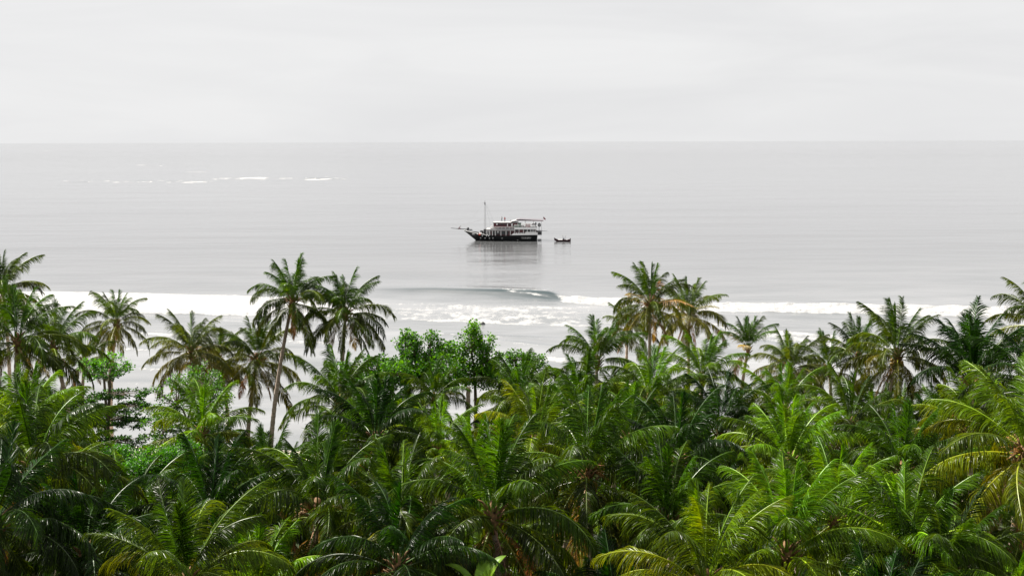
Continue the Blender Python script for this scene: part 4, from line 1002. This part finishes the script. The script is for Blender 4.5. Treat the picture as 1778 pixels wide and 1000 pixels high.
# flag on a raked staff
mb = MB(); mb.tube([(SX(1284), 0, SZ(350)), (SX(1300), 0, SZ(303))], .03, 5); FS = mb.build('flagstaff', M['greyp'], ship)
mb = MB(); n = 6; vs = []
for i in range(n+1):
    t = i/n; x = SX(1288)+.75*t; z = SZ(304)-.72*t; vs += [(x, .08*math.sin(t*7), z), (x-.02, .08*math.sin(t*7+.5), z-.24), (x-.12, .08*math.sin(t*7+1), z-.50)]
mb.add(vs, [(i*3+j, i*3+j+1, i*3+3+j+1, i*3+3+j) for i in range(n) for j in range(2)]); mb.build('flag', M['red'], FS)
# antenna dome
mb = MB(); mb.ball((SX(858), 0, SZ(350)), (.28, .28, .16)); mb.tube([(SX(858), 0, SZ(367)), (SX(858), 0, SZ(352))], .05, 5); mb.build('radar_dome', M['greyp'], ship, smooth=True)

def onship(px, py, y): 
    return ship.matrix_basis @ Vector((SX(px), y, SZ(py)))
person(onship(792, 367, -1.4), M['cloth_red'], 'person in a red shirt standing on the white roof of the ship', rz=.4)
person(onship(750, 367, .6), M['cloth_grey'], 'person in a grey shirt standing on the ship roof nearer the mast', rz=-.3)
person(onship(1190, 430, -2.6), M['cloth_dark'], 'person in dark clothes standing under the awning at the stern')
person(onship(580, 525, -2.6), M['cloth_white'], 'person in a pale shirt standing on the fore deck by the cabin')
person(onship(706, 535, -3.0), M['cloth_white'], 'person in a pale shirt standing on the side deck by the dark windows')

# ------------------------------------------------------------------ tender boat
tb = onsea(977.5, 418.8); tend = empty('tender_boat', (tb.x, tb.y, 0)); tag(tend, 'small maroon open boat with raised bow floating behind the ship', 'boat')
k = tb.y/1906
mb = MB(); n = 18; vs = []; LB = 27*k
for i in range(n+1):
    u = i/n; x = -LB/2+LB*u; hb = .72*math.sin(math.pi*min(1, .06+u*.80))**.7; zt = .50+.75*max(0, 1-u*4.5)**1.5+.22*max(0, u*4-3)
    xo = -.45*max(0, 1-u*5)
    vs += [(x+.5*max(0, 1-u*4), 0, -.2), (x+.2*max(0, 1-u*4), -hb*.7, .1), (x+xo, -hb, zt), (x+xo, -hb*.9, zt-.02), (x+xo*.5, 0, .12), (x+xo, hb*.9, zt-.02), (x+xo, hb, zt), (x+.2*max(0, 1-u*4), hb*.7, .1)]
fs = []
for i in range(n):
    for j in range(8): fs.append((i*8+j, (i+1)*8+j, (i+1)*8+(j+1) % 8, i*8+(j+1) % 8))
fs += [tuple(range(8)), tuple(n*8+7-j for j in range(8))]
mb.add(vs, fs); TH = mb.build('hull', simple('dark_maroon_paint', (.045, .014, .02), .5, .2), tend)
mb = MB(); mb.box(-LB*.32, -LB*.02, -.55, .55, .46, .54); mb.box(LB*.2, LB*.3, -.6, .6, .42, .48); mb.build('bench', M['white'], tend)
mb = MB(); mb.box(LB*.02, LB*.09, -.3, .3, .15, .95); mb.build('console', M['darkp'], tend)
mb = MB()
for x in (-.02, .17):
    for y in (-.45, .45): mb.tube([(LB*x, y, .4), (LB*x, y, 1.95)], .022, 5)
mb.box(-LB*.13, LB*.2, -.6, .6, 1.95, 1.99); mb.build('sunshade_frame', M['greyp'], tend)
mb = MB(); mb.box(LB*.44, LB*.5, -.2, .2, .35, 1.0); mb.tube([(LB*.49, 0, .5), (LB*.49, 0, -.3)], .06, 6); mb.build('outboard_motor', M['darkp'], tend)
person((tb.x+LB*.06, tb.y-.1, .52), M['cloth_dark'], 'person in dark clothes sitting in the small maroon boat', seat=True, rz=rad(-80))
